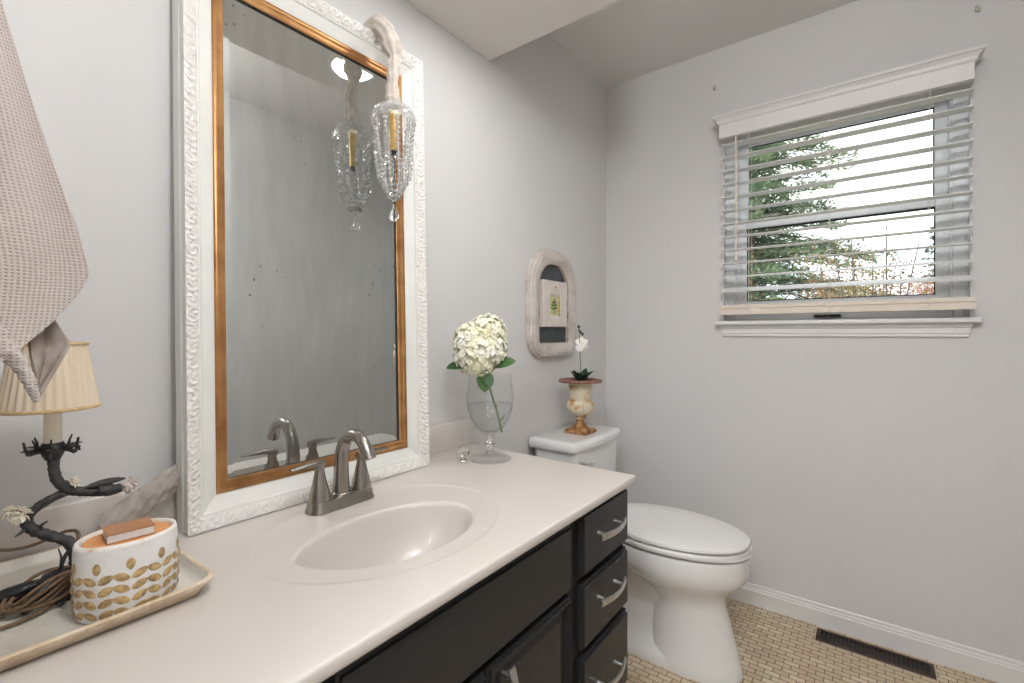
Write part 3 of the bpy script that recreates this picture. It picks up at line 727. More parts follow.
loft(bm, [rrect(TX-.108, TX+.108, .50, .90, 0, .05), rrect(TX-.108, TX+.108, .50, .90, .016, .05), rrect(TX-.100, TX+.100, .50, .89, .034, .05), rrect(TX-.078, TX+.078, .52, .88, .060, .04),
          rrect(TX-.066, TX+.066, .54, .88, .11, .04), rrect(TX-.062, TX+.062, .54, .89, .17, .04), rrect(TX-.062, TX+.062, .55, .90, .19, .04), rrect(TX-.072, TX+.072, .55, .92, .205, .04), rrect(TX-.078, TX+.078, .58, .98, .30, .05), rrect(TX-.12, TX+.12, .66, 1.04, .36, .05), rrect(TX-.13, TX+.13, .70, 1.05, .412, .05)])
obj('trapway', bm, M['porcelain'], to, smooth=60)
bm = B(); loft(bm, [egg(.310, .830, .176, .4215, back=.8), egg(.312, .832, .181, .426, back=.8), egg(.312, .832, .181, .437, back=.8), egg(.309, .83, .177, .4405, back=.8)]); obj('seat', bm, M['seat'], to, smooth=50)
bm = B(); loft(bm, [egg(.318, .836, .174, .4455, back=.8), egg(.313, .838, .180, .449, back=.8), egg(.312, .838, .181, .456, back=.8), egg(.315, .836, .178, .4615, back=.8), egg(.336, .82, .156, .4655, back=.8), egg(.40, .76, .10, .467, back=.8)]); obj('lid', bm, M['seat'], to, smooth=50)
bm = B()
for s_ in (-1, 1):
    box(bm, TX+s_*.075-.022, TX+s_*.075+.022, .815, .845, .416, .450, .008, 3)
obj('hinge', bm, M['seat'], to)
bm = B()
for x, y in ((TX-.10, .40), (TX+.10, .40), (TX-.10, .70), (TX+.10, .70)): ball(bm, (x, y, .418), .008, 1, (1, 1, .6))
obj('bumper', bm, M['black'], to)
bm = B(); loft(bm, [rrect(TX-.150, TX+.150, .895, 1.055, .410, .03), rrect(TX-.165, TX+.165, .885, 1.058, .425, .03), rrect(TX-.188, TX+.188, .872, 1.062, .56, .03), rrect(TX-.194, TX+.194, .866, 1.062, .715, .03)]); obj('tank', bm, M['porcelain'], to, smooth=50)
def bow(x0, x1, y0, y1, z, r=.02, b=.012, n=6):
    out = rrect(x0, x1, y0, y1, z, r, n)
    for v in out:
        if v.y < y0+r+.001: v.y -= b*(1-((v.x-TX)/(x1-TX))**2)
    return out
def lidring(i, z):
    pts = []; x0, x1, y0, y1 = TX-.210+i, TX+.210-i, .862+i, 1.074-i*.3
    n = 14
    for k in range(n+1):
        t = k/n; x = x0+.012 + (x1-x0-.024)*t; pts.append(Vector((x, y0-.016*(1-(2*t-1)**2), z)))
    pts += [Vector((x1-.003, y0+.004, z)), Vector((x1, y0+.014, z)), Vector((x1, y1-.01, z)), Vector((x1-.01, y1, z)), Vector((x0+.01, y1, z)), Vector((x0, y1-.01, z)), Vector((x0, y0+.014, z)), Vector((x0+.003, y0+.004, z))]
    return pts
bm = B(); loft(bm, [lidring(.012, .711), lidring(.004, .713), lidring(0, .720), lidring(0, .738), lidring(.004, .746), lidring(.012, .7505), lidring(.03, .752)]); obj('tank_lid', bm, M['porcelain'], to, smooth=50)
bm = B(); tube(bm, [(TX-.155, .872, .665), (TX-.155, .852, .665)], .011, 16); tube(bm, [(TX-.155, .850, .665), (TX-.125, .846, .660), (TX-.095, .846, .655)], [.006, .0075], 10); obj('flush_lever', bm, M['nickel'], to)

# ------------------------------------------------------------------ urn with the small orchid
UX, UY, UZ = TX-.005, .950, .7525
ur = thing('urn_planter', 'small rusty cream cast iron urn planter standing on the toilet tank lid', 'urn', (UX, UY, UZ))
def rsq(h, z, rot=0, n=4):
    pts = rrect(-h, h, -h, h, z, h*.06, n); c_, s_ = math.cos(rot), math.sin(rot)
    return [Vector((UX+p.x*c_-p.y*s_, UY+p.x*s_+p.y*c_, UZ+p.z)) for p in pts]
bm = B(); loft(bm, [rsq(.049, 0), rsq(.049, .012), rsq(.046, .015), rsq(.040, .018)])
lathe(bm, [(.040, .016), (.036, .022), (.026, .030), (.017, .042), (.0145, .052), (.017, .056)], (UX, UY, UZ), 40); obj('foot', bm, M['rust'], ur, smooth=40)
def fluted(prof, flutes, amp_fn, c, seg=112):
    rings = []
    for r, z in prof:
        rings.append([Vector((c[0] + (r*(1+amp_fn(z)*abs(math.sin(flutes*math.pi*i/seg)))) * math.cos(2*math.pi*i/seg), c[1] + (r*(1+amp_fn(z)*abs(math.sin(flutes*math.pi*i/seg)))) * math.sin(2*math.pi*i/seg), c[2]+z)) for i in range(seg)])
    return rings
prof = [(.017, .055), (.024, .058), (.025, .063), (.018, .066), (.026, .070), (.040, .080), (.049, .094), (.053, .108), (.053, .120), (.051, .128), (.046, .132), (.045, .136), (.0465, .150), (.047, .170), (.048, .190), (.052, .203), (.058, .210)]
bm = B(); loft(bm, fluted(prof, 16, lambda z: .10*max(0, 1-((z-.098)/.03)**2), (UX, UY, UZ)), True, False); obj('urn_body', bm, M['rustcream'], ur, smooth=40)
bm = B(); prof = [(.056, .208), (.068, .212), (.080, .210), (.087, .209), (.089, .213), (.086, .219), (.074, .221), (.056, .219), (.046, .210), (.045, .195)]
rings = fluted(prof, 30, lambda z: .02 if z < .2145 else .005, (UX, UY, UZ)); loft(bm, rings, False, False); obj('rim', bm, M['rustrim'], ur, smooth=50)
bm = B(); lathe(bm, [(.0455, .196), (.03, .203), (.01, .206)], (UX, UY, UZ), 24); obj('moss', bm, M['soil'], ur)
orc = thing('potted_orchid', 'tiny white faux orchid with dark leaves growing in the rusty urn', 'orchid', (UX, UY, UZ+.207))
bm = B(); sz = UZ+.209
P = spline([(UX, UY, sz), (UX+.004, UY, sz+.045), (UX-.004, UY-.002, sz+.10), (UX-.012, UY-.004, sz+.150), (UX-.020, UY-.006, sz+.200), (UX-.026, UY-.006, sz+.225)], 6)
tube(bm, P, [.0022, .0014], 8); obj('stem', bm, M['stem'], orc)
def petal_at(bm, c, nrm, up, L, Wd, k):
    leafblade(bm, c, up, nrm, L, Wd, .15, .15, 5, .0004)
def orchid_flower(c, face, size):
    face = Vector(face).normalized(); up = Vector((0, 0, 1)); side = face.cross(up).normalized(); up = side.cross(face)
    bm = B()
    for a, L, Wd in ((90, 1, .75), (20, 1.1, 1.0), (160, 1.1, 1.0), (235, .95, .7), (305, .95, .7)):
        r = math.radians(a); petal_at(bm, c, face, side*math.cos(r)+up*math.sin(r), size*L, size*Wd, 0)
    ball(bm, Vector(c)+face*size*.15, size*.2, 1)
    obj('flower', bm, M['orchid'], orc, smooth=60)
orchid_flower((UX-.008, UY-.012, sz+.162), (-.75, -.6, .1), .026)
orchid_flower((UX+.014, UY-.008, sz+.142), (-.5, -.8, .0), .024)
orchid_flower((UX-.022, UY-.010, sz+.140), (-.9, -.4, -.1), .018)
bm = B()
for dx, dz, r in ((-.028, .228, .0065), (-.012, .206, .0055), (.004, .198, .006), (-.024, .214, .004)): ball(bm, (UX+dx, UY-.008, sz+dz), r, 2, (.85, .85, 1.2))
obj('bud', bm, M['orleaf'], orc)
for a, L, el in ((195, .050, 1.0), (230, .056, .75), (320, .060, .85), (345, .056, 1.2), (20, .05, .9), (150, .052, 1.2), (275, .048, 1.15), (95, .05, 1.0)):
    r = math.radians(a); d = Vector((math.cos(r)*math.cos(el), math.sin(r)*math.cos(el), math.sin(el))); bm = B()
    leafblade(bm, (UX+.006*math.cos(r), UY+.006*math.sin(r), sz-.002), d, Vector((-math.cos(r), -math.sin(r), .6)), L*1.15, .034, .12, .2, 7, .0012)
    obj('leaf', bm, M['orleaf'], orc, smooth=60)

# ------------------------------------------------------------------ arched picture on the mirror wall
PX, PZ = 1.699, 1.290
pf = thing('picture_frame', 'whitewashed arched wooden frame with a small botanical print on the mirror wall', 'picture', (PX, YW, PZ-.2))
def arch(hw, z0, z1, rt, rb, n=14):
    pts = []
    for cx_, cz_, r, a0 in ((hw-rt, z1-rt, rt, 0), (-hw+rt, z1-rt, rt, 90), (-hw+rb, z0+rb, rb, 180), (hw-rb, z0+rb, rb, 270)):
        for i in range(n+1):
            a = math.radians(a0+90*i/n); pts.append((cx_+r*math.cos(a), cz_+r*math.sin(a)))
    return pts
def aw(i, d, kind=0):
    # i: inset from the outer outline
    if kind == 0: o_ = arch(.194-i, 1.072+i, 1.508-i, .155-i*.8, .095-i*.5)
    return [Vector((PX+a, YW-d, b)) for a, b in o_]
OUT = arch(.186, 1.058, 1.520, .162, .105); INN = arch(.116, 1.122, 1.455, .104, .014)
def blend(t, d): return [Vector((PX+a0+(a1-a0)*t, YW-d, b0+(b1-b0)*t)) for (a0, b0), (a1, b1) in zip(OUT, INN)]
bm = B(); ringfaces(bm, [blend(0, .001), blend(0, .013), blend(.03, .016), blend(.10, .017), blend(.13, .020), blend(.15, .028), blend(.22, .030), blend(.30, .029), blend(.34, .032), blend(.60, .031), blend(.84, .026), blend(.92, .022), blend(1, .020), blend(1, .006)])
obj('frame', bm, M['picframe'], pf, smooth=40)
bm = B(); ringfaces(bm, [blend(.985, .0202), blend(1.0, .0212), blend(1.02, .019), blend(1.02, .006)]); obj('inner_edge', bm, M['picedge'], pf)
bm = B(); pts = [(a*1.01, 1.27+(b-1.27)*1.01) for a, b in INN]; prism(bm, pts, lambda a, b, d: Vector((PX+a, YW-d, b)), .003, .0065); obj('backing', bm, M['slate'], pf, smooth=0)
# small hung card: bevelled mount with the plant print, tipped a touch
cd_ = B(); cxh, cz0, cz1 = .094, 1.190, 1.384; cxo = PX-.004
def cr_(hx, z0_, z1_, d): return [Vector((cxo+s*hx, YW-d, z)) for s, z in ((-1, z0_), (1, z0_), (1, z1_), (-1, z1_))]
loft(cd_, [cr_(cxh, cz0, cz1, .008), cr_(cxh, cz0, cz1, .027), cr_(cxh-.002, cz0+.002, cz1-.002, .029), cr_(.046, 1.228, 1.330, .029), cr_(.034, 1.240, 1.318, .021)], True, False)
card = obj('print_mount', cd_, M['card'], pf, smooth=0)
bm = B(); box(bm, cxo-.036, cxo+.036, YW-.0215, YW-.0205, 1.238, 1.320); obj('print', bm, M['botanic'], card, smooth=0)
bm = B(); lb = Vector((cxo-.002, YW-.0225, 1.244))
tube(bm, [lb, lb+Vector((.001, 0, .030)), lb+Vector((-.002, 0, .066))], [.0012, .0008], 6)
for z, s_, L in ((.020, -1, .026), (.022, 1, .026), (.034, -1, .024), (.036, 1, .024), (.046, -1, .018), (.048, 1, .018), (.058, 1, .010)):
    leafblade(bm, lb+Vector((0, 0, z)), (s_*.85, 0, .25), (0, -1, 0), L, .009, .05, .05, 5, .0004)
obj('plant_drawing', bm, M['leaf'], card)
bm = B()
ball(bm, (cxo, YW-.030, 1.358), .006, 2, (1, .5, 1)); box(bm, cxo+.034, cxo+.0365, YW-.029, YW-.0225, 1.236, 1.322); obj('knob', bm, M['brass'], card)

# ------------------------------------------------------------------ goblet vase with hydrangea, glass knob
VX, VY = 1.066, .891
va = thing('goblet_vase', 'clear glass goblet vase half full of water at the counter end', 'vase', (VX, VY, CZ))
outp = [(.062, 0), (.0635, .002), (.060, .0045), (.040, .009), (.018, .015), (.0120, .022), (.0105, .034), (.0135, .040), (.0175, .045), (.0135, .050), (.0110, .058), (.0130, .070), (.0250, .080), (.0430, .096), (.0580, .120), (.0675, .150), (.0700, .178), (.0680, .205), (.0640, .232), (.0625, .250)]
inp = [(.0605, .2505), (.0622, .232), (.0662, .205), (.0682, .178), (.0657, .150), (.0562, .121), (.0412, .0975), (.0235, .083), (.002, .079)]
bm = B(); lathe(bm, outp+inp, (VX, VY, CZ+.0008), 48); obj('goblet', bm, M['vase'], va, smooth=60)
bm = B(); lathe(bm, [(.002, .0795), (.0233, .0835), (.041, .098), (.056, .1215), (.0655, .150), (.0668, .163), (.0655, .164), (.002, .164)], (VX, VY, CZ), 48); obj('water', bm, M['water'], va, smooth=60)
bm = B()   # thick foot and stem, refracting
lathe(bm, [(.0102, .022), (.0090, .034), (.0115, .040), (.0155, .045), (.0115, .050), (.0092, .058), (.011, .069), (.002, .073)], (VX, VY, CZ), 12); obj('stem_knop', bm, M['crystal'], va, smooth=0)
hy = thing('hydrangea', 'cream hydrangea bloom with green leaves standing in the clear goblet vase', 'flower', (VX-.01, VY, CZ+.11))
HCt = Vector((1.040, .906, 1.122))
bm = B(); tube(bm, spline([(VX+.034, VY-.018, .866), (VX+.024, VY-.010, .92), (VX+.004, VY, .99), (VX-.014, VY+.006, 1.05), (HCt.x, HCt.y, 1.10)], 8), [.0036, .0032, .0036], 10); 
tube(bm, [(VX+.030, VY-.016, .90), (VX+.040, VY-.024, .918)], .0025, 8); tube(bm, [(VX+.018, VY-.008, .94), (VX+.008, VY-.02, .95)], .0022, 8); obj('stem', bm, M['stem'], hy)
lobes = [(Vector((-.012, .0, -.018)), .068), (Vector((.022, -.008, .040)), .056), (Vector((-.030, .010, .020)), .050), (Vector((.016, -.006, -.004)), .062)]
bm = B()
fl = 0
for i in range(1500):
    c0, r0 = random.choice(lobes)
    d = Vector((random.gauss(0, 1), random.gauss(0, 1), random.gauss(0, 1))).normalized()
    p = HCt + c0 + d*r0*random.uniform(.84, 1.03) 
    if any((p-HCt-c1).length < r1*.80 for c1, r1 in lobes): continue
    s1 = d.cross(Vector((random.random(), random.random(), random.random()))).normalized(); s2 = d.cross(s1)
    d2 = (d + .45*Vector((random.uniform(-1, 1), random.uniform(-1, 1), random.uniform(-1, 1)))).normalized()
    sz_ = random.uniform(.0080, .0115)
    for k in range(4):
        a = math.pi/2*k + random.uniform(-.15, .15); u = s1*math.cos(a)+s2*math.sin(a); v_ = d2.cross(u)
        q = [p, p+u*sz_*.5+v_*sz_*.5+d2*.002, p+u*sz_*1.05+d2*.0035*random.uniform(.3, 1.6), p+u*sz_*.5-v_*sz_*.5+d2*.002]
        bm.faces.new([bm.verts.new(x) for x in q])
    fl += 1
for c1, r1 in lobes: ball(bm, HCt+c1, r1*.78, 2)
obj('flower_head', bm, M['petal'], hy, smooth=0, recalc=False)
for b0, d, L, Wd, u in (((.020, -.02, -.058), (.62, -.72, .30), .078, .052, (-.5, -.5, 1)), ((-.010, -.02, -.060), (-.15, -.25, -1.0), .070, .046, (-.6, -.8, .1)), ((-.03, .01, -.050), (-.62, .70, -.05), .072, .042, (-.4, -.4, .8)), ((-.01, -.02, -.07), (.15, -.6, -.9), .05, .034, (-.5, -.8, .2)), ((.01, .02, -.07), (.5, .6, .1), .07, .045, (0, 0, 1))):
    bm = B(); leafblade(bm, HCt+Vector(b0), d, u, L, Wd, .12, .22, 9, .0006); obj('leaf', bm, M['leaf'], hy, smooth=60)
gk = B(); kx, ky = .992, .928
lathe(gk, [(.011, 0), (.012, .002), (.010, .008), (.008, .014), (.010, .018), (.016, .022), (.019, .030), (.019, .036), (.014, .043), (.003, .045)], (kx, ky, CZ+.0006), 10)
tag(obj('glass_knob', gk, M['crystal'], org=(kx, ky, CZ), smooth=0), 'small faceted clear glass knob on the counter beside the goblet vase', 'glass knob')

# ------------------------------------------------------------------ tray
tr = thing('tray', 'cream glazed rectangular ceramic tray with a tan rim on the counter left end', 'tray', (.115, .895, CZ))
def trr(i, z, r=.03, wav=0):
    x0, x1, y0, y1 = -.055+i, .281-i, .736+i, 1.052-i; pts = rrect(x0, x1, y0, y1, z, max(.004, r), 5)
    out = []; n = len(pts)
    for k in range(n):
        a, b = pts[k], pts[(k+1) % n]; L = (b-a).length; m = max(1, int(L/.03))
        for j in range(m): out.append(a.lerp(b, j/m))
    for v in out:      # sides bow gently inwards, corners flare
        tx = (v.x-(x0+x1)/2)/((x1-x0)/2); ty = (v.y-(y0+y1)/2)/((y1-y0)/2)
        v.z += wav*.004*(abs(tx)**3*abs(ty)**3)
    return out
def trset(specs):
    base = [trr(i, z, .022 if i < .03 else .014, wv) for i, z, wv in specs]
    n = min(len(r) for r in base)
    return [r[:n] if len(r) == n else [r[int(k*len(r)/n)] for k in range(n)] for r in base]
def trring(i, z, wav=0):
    # same count always: scale a reference ring about the tray centre
    ref = trr(0, 0, .022, 0); cx_, cy_, hx, hy_ = .113, .894, .168, .158; out = []
    for v in ref:
        tx, ty = (v.x-cx_)/hx, (v.y-cy_)/hy_
        out.append(Vector((cx_+tx*(hx-i), cy_+ty*(hy_-i), z + wav*.004*(abs(tx)*abs(ty))**3)))
    return out
bm = B(); loft(bm, [trring(.020, CZ+.0005), trring(.014, CZ+.0035), trring(.008, CZ+.011, .5), trring(.001, CZ+.018, 1), trring(0, CZ+.0215, 1), trring(.003, CZ+.0235, 1), trring(.0065, CZ+.0225, 1)], True, False); obj('tray_body', bm, M['trayrim'], tr, smooth=50)
bm = B(); loft(bm, [trring(.0060, CZ+.0226, 1), trring(.011, CZ+.015, .5), trring(.015, CZ+.0095), trring(.021, CZ+.0082), trring(.075, CZ+.008)], False, True); obj('tray_well', bm, M['trayin'], tr, smooth=60)
TZ = CZ+.0083

# ------------------------------------------------------------------ white oval pot with gold leaf pattern
OXp, OYp, OAp, OBp, OH = .190, .792, .0555, .0440, .094
ot = thing('ceramic_pot', 'oval white ceramic pot with gold glazed leaf pattern standing on the tray', 'pot', (OXp, OYp, TZ))
def ov(k, z, n=64): return [Vector((OXp+OAp*k*math.cos(2*math.pi*i/n), OYp+OBp*k*math.sin(2*math.pi*i/n), TZ+z)) for i in range(n)]
bm = B(); loft(bm, [ov(.90, 0), ov(.95, .004), ov(.985, .014), ov(1, .04), ov(1, .080), ov(.985, .0915)], True, False); obj('pot_body', bm, M['potwhite'], ot, smooth=60)
bm = B(); ringfaces(bm, [ov(.985, .0915), ov(.965, .0950), ov(.93, .0960), ov(.895, .0948), ov(.885, .089), ov(.885, .060)]); obj('rim', bm, M['potrim'], ot, smooth=60)
bm = B(); loft(bm, [ov(.84, .070), ov(.84, .0910), ov(.825, .0925)]); obj('wooden_lid', bm, M['orange'], ot, smooth=40)
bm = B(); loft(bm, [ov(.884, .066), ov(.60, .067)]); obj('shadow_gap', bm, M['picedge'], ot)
def onpot(s, z, off=.0):   # s: arc position (angle), z height
    k = 1.0 if z > .03 else .985+.015*(max(0, z-.014)/.026) if z > .014 else .95+.035*(max(z-.004, 0)/.010)
    c_, s_ = math.cos(s), math.sin(s); n = Vector((c_/OAp, s_/OBp, 0)).normalized()
    return Vector((OXp+OAp*k*c_, OYp+OBp*k*s_, TZ+z)) + n*off
bm = B()
def motif(s0, z0, ang, L, Wd):
    ca, sa = math.cos(ang), math.sin(ang); rings = []; rad_ = .052; cen = None; n = 14; vs = []
    for k in range(n):
        t = 2*math.pi*k/n; a = L/2*math.cos(t); b = Wd/2*math.sin(t)*(1-.35*abs(math.cos(t))**3)
        du = a*ca-b*sa; dz = a*sa+b*ca; vs.append(bm.verts.new(onpot(s0+du/rad_, z0+dz, .0007)))
    c_ = bm.verts.new(onpot(s0, z0, .0024))
    for k in range(n): bm.faces.new((vs[k], vs[(k+1) % n], c_))
ncol = 10
for c_ in range(ncol):
    s0 = 2*math.pi*c_/ncol + .18; sk = .12*math.sin(c_)
    for r in range(4):
        z = .0075+.0145*r
        for sd in (-1, 1): motif(s0+sd*.165, z+.004, sd*math.radians(26) if sd > 0 else math.pi-math.radians(26), .0175, .0100)
    motif(s0, .0695, math.pi/2, .0150, .0090)
obj('leaf_pattern', bm, M['goldleaf'], ot, smooth=50)
bk = thing('match_box', 'small tan card box with white sides lying on the orange pot lid', 'small box', (.190, .789, TZ+.0925))
def bxr(hx, hy_, z, rot=-.10):
    c_, s_ = math.cos(rot), math.sin(rot); return [Vector((.190+a*hx*c_-b*hy_*s_, .789+a*hx*s_+b*hy_*c_, TZ+z+.0025)) for a, b in ((-1, -1), (1, -1), (1, 1), (-1, 1))]
bm = B(); loft(bm, [bxr(.0240, .0200, .0918), bxr(.0240, .0200, .1008)]); obj('pages', bm, M['paper'], bk, smooth=0)
bm = B(); loft(bm, [bxr(.0250, .0205, .0903), bxr(.0250, .0205, .0918)]); loft(bm, [bxr(.0250, .0205, .1008), bxr(.0250, .0205, .1023)]); obj('cover', bm, M['bookcover'], bk, smooth=0)

# ------------------------------------------------------------------ branch lamp on the tray
LX, LY = .130, .900
la = thing('table_lamp', 'small dark branch shaped table lamp with a pleated cream shade on the tray', 'table lamp', (LX, LY, TZ))
def LP(px, py, y=LY):   # lamp drawing grid (x, z) in millimetres around the lamp axis
    return Vector((px, y, py))
bm = B()
rings = []
for k, (r, z) in enumerate([(.0515, 1.058), (.0480, 1.080), (.0440, 1.105), (.0402, 1.130), (.0378, 1.147)]):
    rings.append([Vector((LX+(r+.0011*math.cos(64*math.pi*i/256))*math.cos(2*math.pi*i/256), LY+(r+.0011*math.cos(64*math.pi*i/256))*math.sin(2*math.pi*i/256), z)) for i in range(256)])
inn = [[Vector((LX+(v.x-LX)*.965, LY+(v.y-LY)*.965, v.z)) for v in r] for r in reversed(rings)]
ringfaces(bm, rings+inn+[rings[0]]); sh = obj('lamp_shade', bm, M['shade'], la, smooth=60)
bm = B()
for r, z, q in ((.0520, 1.0585, .0024), (.0382, 1.1465, .0020)):
    n = 80; tube(bm, [(LX+(r+.0006*(i % 2))*math.cos(2*math.pi*i/n), LY+(r+.0006*(i % 2))*math.sin(2*math.pi*i/n), z) for i in range(n+1)], q, 8)
    obj('shade_trim', bm, M['shadegold'], sh); bm = B()
bm = B(); tube(bm, [(LX+.003, LY, 1.004), (LX+.003, LY, 1.085)], [.0098, .0094], 20); obj('candle_sleeve', bm, M['wax'], la)
bm = B()
lathe(bm, [(.008, -.014), (.011, -.008), (.013, -.002), (.014, .004), (.011, .010)], (LX+.003, LY, 1.000), 14)
for i in range(6):
    a = 2*math.pi*i/6+.3; c_, s_ = math.cos(a), math.sin(a); P0 = Vector((LX+.003, LY, 1.000)); d = Vector((c_, s_, 0)); z_ = Vector((0, 0, 1))
    tube(bm, spline([P0+d*.010, P0+d*.020-z_*.001, P0+d*.027+z_*.004*math.sin(i*2.1), P0+d*.031+z_*(.016 if i % 2 else -.008)], 4), [.0032, .0024, .0014], 7, wob=.4)
    leafblade(bm, P0+d*.012+z_*.002, d+z_*.15, z_, .022, .009, .1, .2, 5, .0006)
    tube(bm, [P0+d*.018, P0+d*.019+z_*.010, P0+d*.022+z_*.017], [.0018, .0009], 6)
obj('bobeche', bm, M['iron'], la)
def C_(px, py, y=LY): # photo-free drawing coords converted once by hand: (x, z)
    return Vector((px, y, py))
bm = B()
br1 = spline([(.133, .898, .992), (.134, .898, .972), (.138, .898, .955), (.150, .897, .940), (.172, .896, .932), (.196, .895, .928), (.207, .895, .929)], 7)
tube(bm, br1, [.0068, .0062, .0064, .0066, .0070, .0072, .0050], 14, wob=.25)
leafblade(bm, (.166, .892, .940), (1, 0, .10), (0, -.3, 1), .045, .014, .05, .2, 6, .0012)
tube(bm, spline([(.180, .893, .936), (.192, .890, .931), (.206, .888, .930)], 5), [.0085, .0090, .0050], 12, wob=.4)
obj('upper_branch', bm, M['bark'], la, smooth=60)
bm = B()
br2 = spline([(.160, .899, .937), (.142, .900, .936), (.124, .901, .928), (.110, .902, .916), (.108, .902, .904), (.118, .900, .891), (.134, .897, .879), (.148, .893, .868), (.155, .890, .852), (.156, .889, .830), (.150, .890, .812)], 7)
tube(bm, br2, [.0040, .0052, .0058, .0062, .0068, .0066, .0066, .0070, .0085, .0095, .0110], 14, wob=.3)
for (x, z, dx, dz) in ((.112, .921, -.02, .006), (.109, .901, -.013, -.008), (.124, .886, -.004, .014), (.116, .894, .011, .01), (.152, .860, .012, .008)):
    tube(bm, [(x, .900, z), (x+dx*.6, .896, z+dz*.7), (x+dx, .894, z+dz)], [.0028, .0010], 6)
tube(bm, spline([(.150, .890, .860), (.143, .888, .850), (.138, .886, .835), (.139, .884, .852), (.136, .884, .866)], 4), [.003, .0008], 6)
obj('lower_branch', bm, M['bark'], la, smooth=60)
bm = B()   # root-like base
for a, L in ((10, .030), (60, .034), (120, .045), (170, .05), (215, .05), (262, .042), (318, .034)):
    r = math.radians(a); c0 = Vector((.140, .893, TZ)); d = Vector((math.cos(r), math.sin(r), 0))
    tube(bm, spline([c0+Vector((0, 0, .026)), c0+d*L*.45+Vector((0, 0, .020)), c0+d*L*.8+Vector((0, 0, .008)), c0+d*L+Vector((0, 0, .0045))], 5), [.0105, .0080, .0055, .0042], 10, wob=.3)
lathe(bm, [(.030, .0002), (.030, .006), (.022, .014), (.012, .030)], (.140, .893, TZ), 18)
obj('root_base', bm, M['iron'], la, smooth=60)
def blossom(c, size, n=9, m='card'):
    bm = B()
    for i in range(n):
        d = Vector((random.gauss(0, 1), random.gauss(0, 1)-.6, random.gauss(0, 1))).normalized()
        leafblade(bm, Vector(c)+d*size*.2, d, Vector((random.random(), random.random(), 1)), size, size*.7, .3, .3, 4, .0005)
    ball(bm, c, size*.4, 1)
    obj('blossom', bm, M[m], la, smooth=60)
blossom((.216, .893, .931), .0110, 34); blossom((.152, .898, .948), .0090, 16, 'wax'); blossom((.101, .898, .919), .0110, 20, 'wax'); blossom((.092, .897, .926), .0085, 12, 'wax')
# wound cloth cord
bm = B(); pts = []
for k in range(5*14):
    t = k/14; a = 2*math.pi*t; rx = .036+.004*math.sin(t*2.3); ry = .022+.003*math.cos(t*1.7)
    pts.append((.122+rx*math.cos(a), .872+ry*math.sin(a), TZ+.012+.0046*t+.012*math.cos(a)*1.0+.006*math.sin(2*a+t)))
tube(bm, spline(pts, 2), .0024, 8)
tube(bm, spline([(.150, .880, TZ+.02), (.120, .850, TZ+.006), (.085, .840, TZ+.0035), (.050, .850, TZ+.0035), (.01, .87, TZ+.0035), (-.02, .90, TZ+.004)], 6), .0024, 8)
tube(bm, spline([(.160, .985, .856), (.125, .990, .846), (.100, .990, .848), (.078, .985, .862), (.070, .975, .900), (.072, .965, .935), (.060, .960, .960), (.035, .96, .955), (.02, .965, .92)], 8), .0026, 8)
tube(bm, spline([(.160, .985, .856), (.168, .97, .858), (.165, .93, .862), (.156, .90, .858)], 6), .0026, 8)
tube(bm, spline([(.02, .965, .92), (-.01, .96, .86), (-.02, .93, .81), (.0, .90, TZ+.004)], 6), .0026, 8)
obj('cord', bm, M['brown'], la, smooth=60)
bm = B(); tube(bm, spline([(.062, .900, TZ+.014), (.072, .897, TZ+.018), (.090, .893, TZ+.022), (.106, .889, TZ+.025), (.116, .886, TZ+.026)], 4), [.006, .0105, .0115, .0105, .005], 14, flat=.75); obj('inline_switch', bm, M['plug'], la, smooth=60)

# ------------------------------------------------------------------ crumpled sleeve behind the pot
bm = B(); rows = []
for i in range(34):
    t = i/33; row = []
    for j in range(15):
        s_ = j/14; x = .320-.110*t; zc = .892-.066*t; hh = .024+.010*t
        z = zc + (s_-.5)*2*hh - .006*t; yy = 1.040-.012*math.sin(s_*math.pi) - .004*(1-s_)
        yy += .0045*noise.noise(Vector((t*9+s_*3, s_*5-t*4, 2)))+.002*math.sin(t*26+s_*9+3*noise.noise(Vector((t*5, s_*4, 7)))) - .004
        row.append(Vector((x, yy, max(CZ+.020, z))))
    rows.append(row)
ringfaces(bm, rows, closed=False)
bm.normal_update(); bmesh.ops.solidify(bm, geom=bm.faces[:], thickness=.0008)
tag(obj('linen_scarf', bm, M['gauze'], org=(.26, 1.04, CZ+.03), smooth=80), 'crumpled beige gauze strip resting on the backsplash left of the mirror', 'cloth')

# ------------------------------------------------------------------ towel on its ring at the left edge
tw = thing('hand_towel', 'taupe waffle weave hand towel hanging at the left above the lamp', 'towel', (.02, .66, 1.10))
def towel_sheet(name, right, left, y0, m, z_top, folds, seedz, nx=36, nz=60, bottom=None, th=.0045):
    bm = B(); uvl = bm.loops.layers.uv.new('UVMap'); G = []
    for j in range(nz+1):
        v = j/nz; row = []
        for i in range(nx+1):
            u = i/nx; zb = bottom(u); z = z_top + (zb-z_top)*v; xr = right(z); xl = left(z); x = xl+(xr-xl)*u
            y = y0 + folds*(math.sin(u*9+seedz)*.6 + .5*math.sin(u*17+v*3+seedz*2))*(.3+.7*v) + .006*noise.noise(Vector((u*4, v*5, seedz)))
            row.append((bm.verts.new((x, y, z)), (u*.19+.02*v, z)))
        G.append(row)
    for j in range(nz):
        for i in range(nx):
            q = (G[j][i], G[j][i+1], G[j+1][i+1], G[j+1][i]); f = bm.faces.new([a[0] for a in q])
            for lp, a in zip(f.loops, q): lp[uvl].uv = a[1]
    bm.normal_update(); bmesh.ops.solidify(bm, geom=bm.faces[:], thickness=th)
    return obj(name, bm, m, tw, smooth=80)
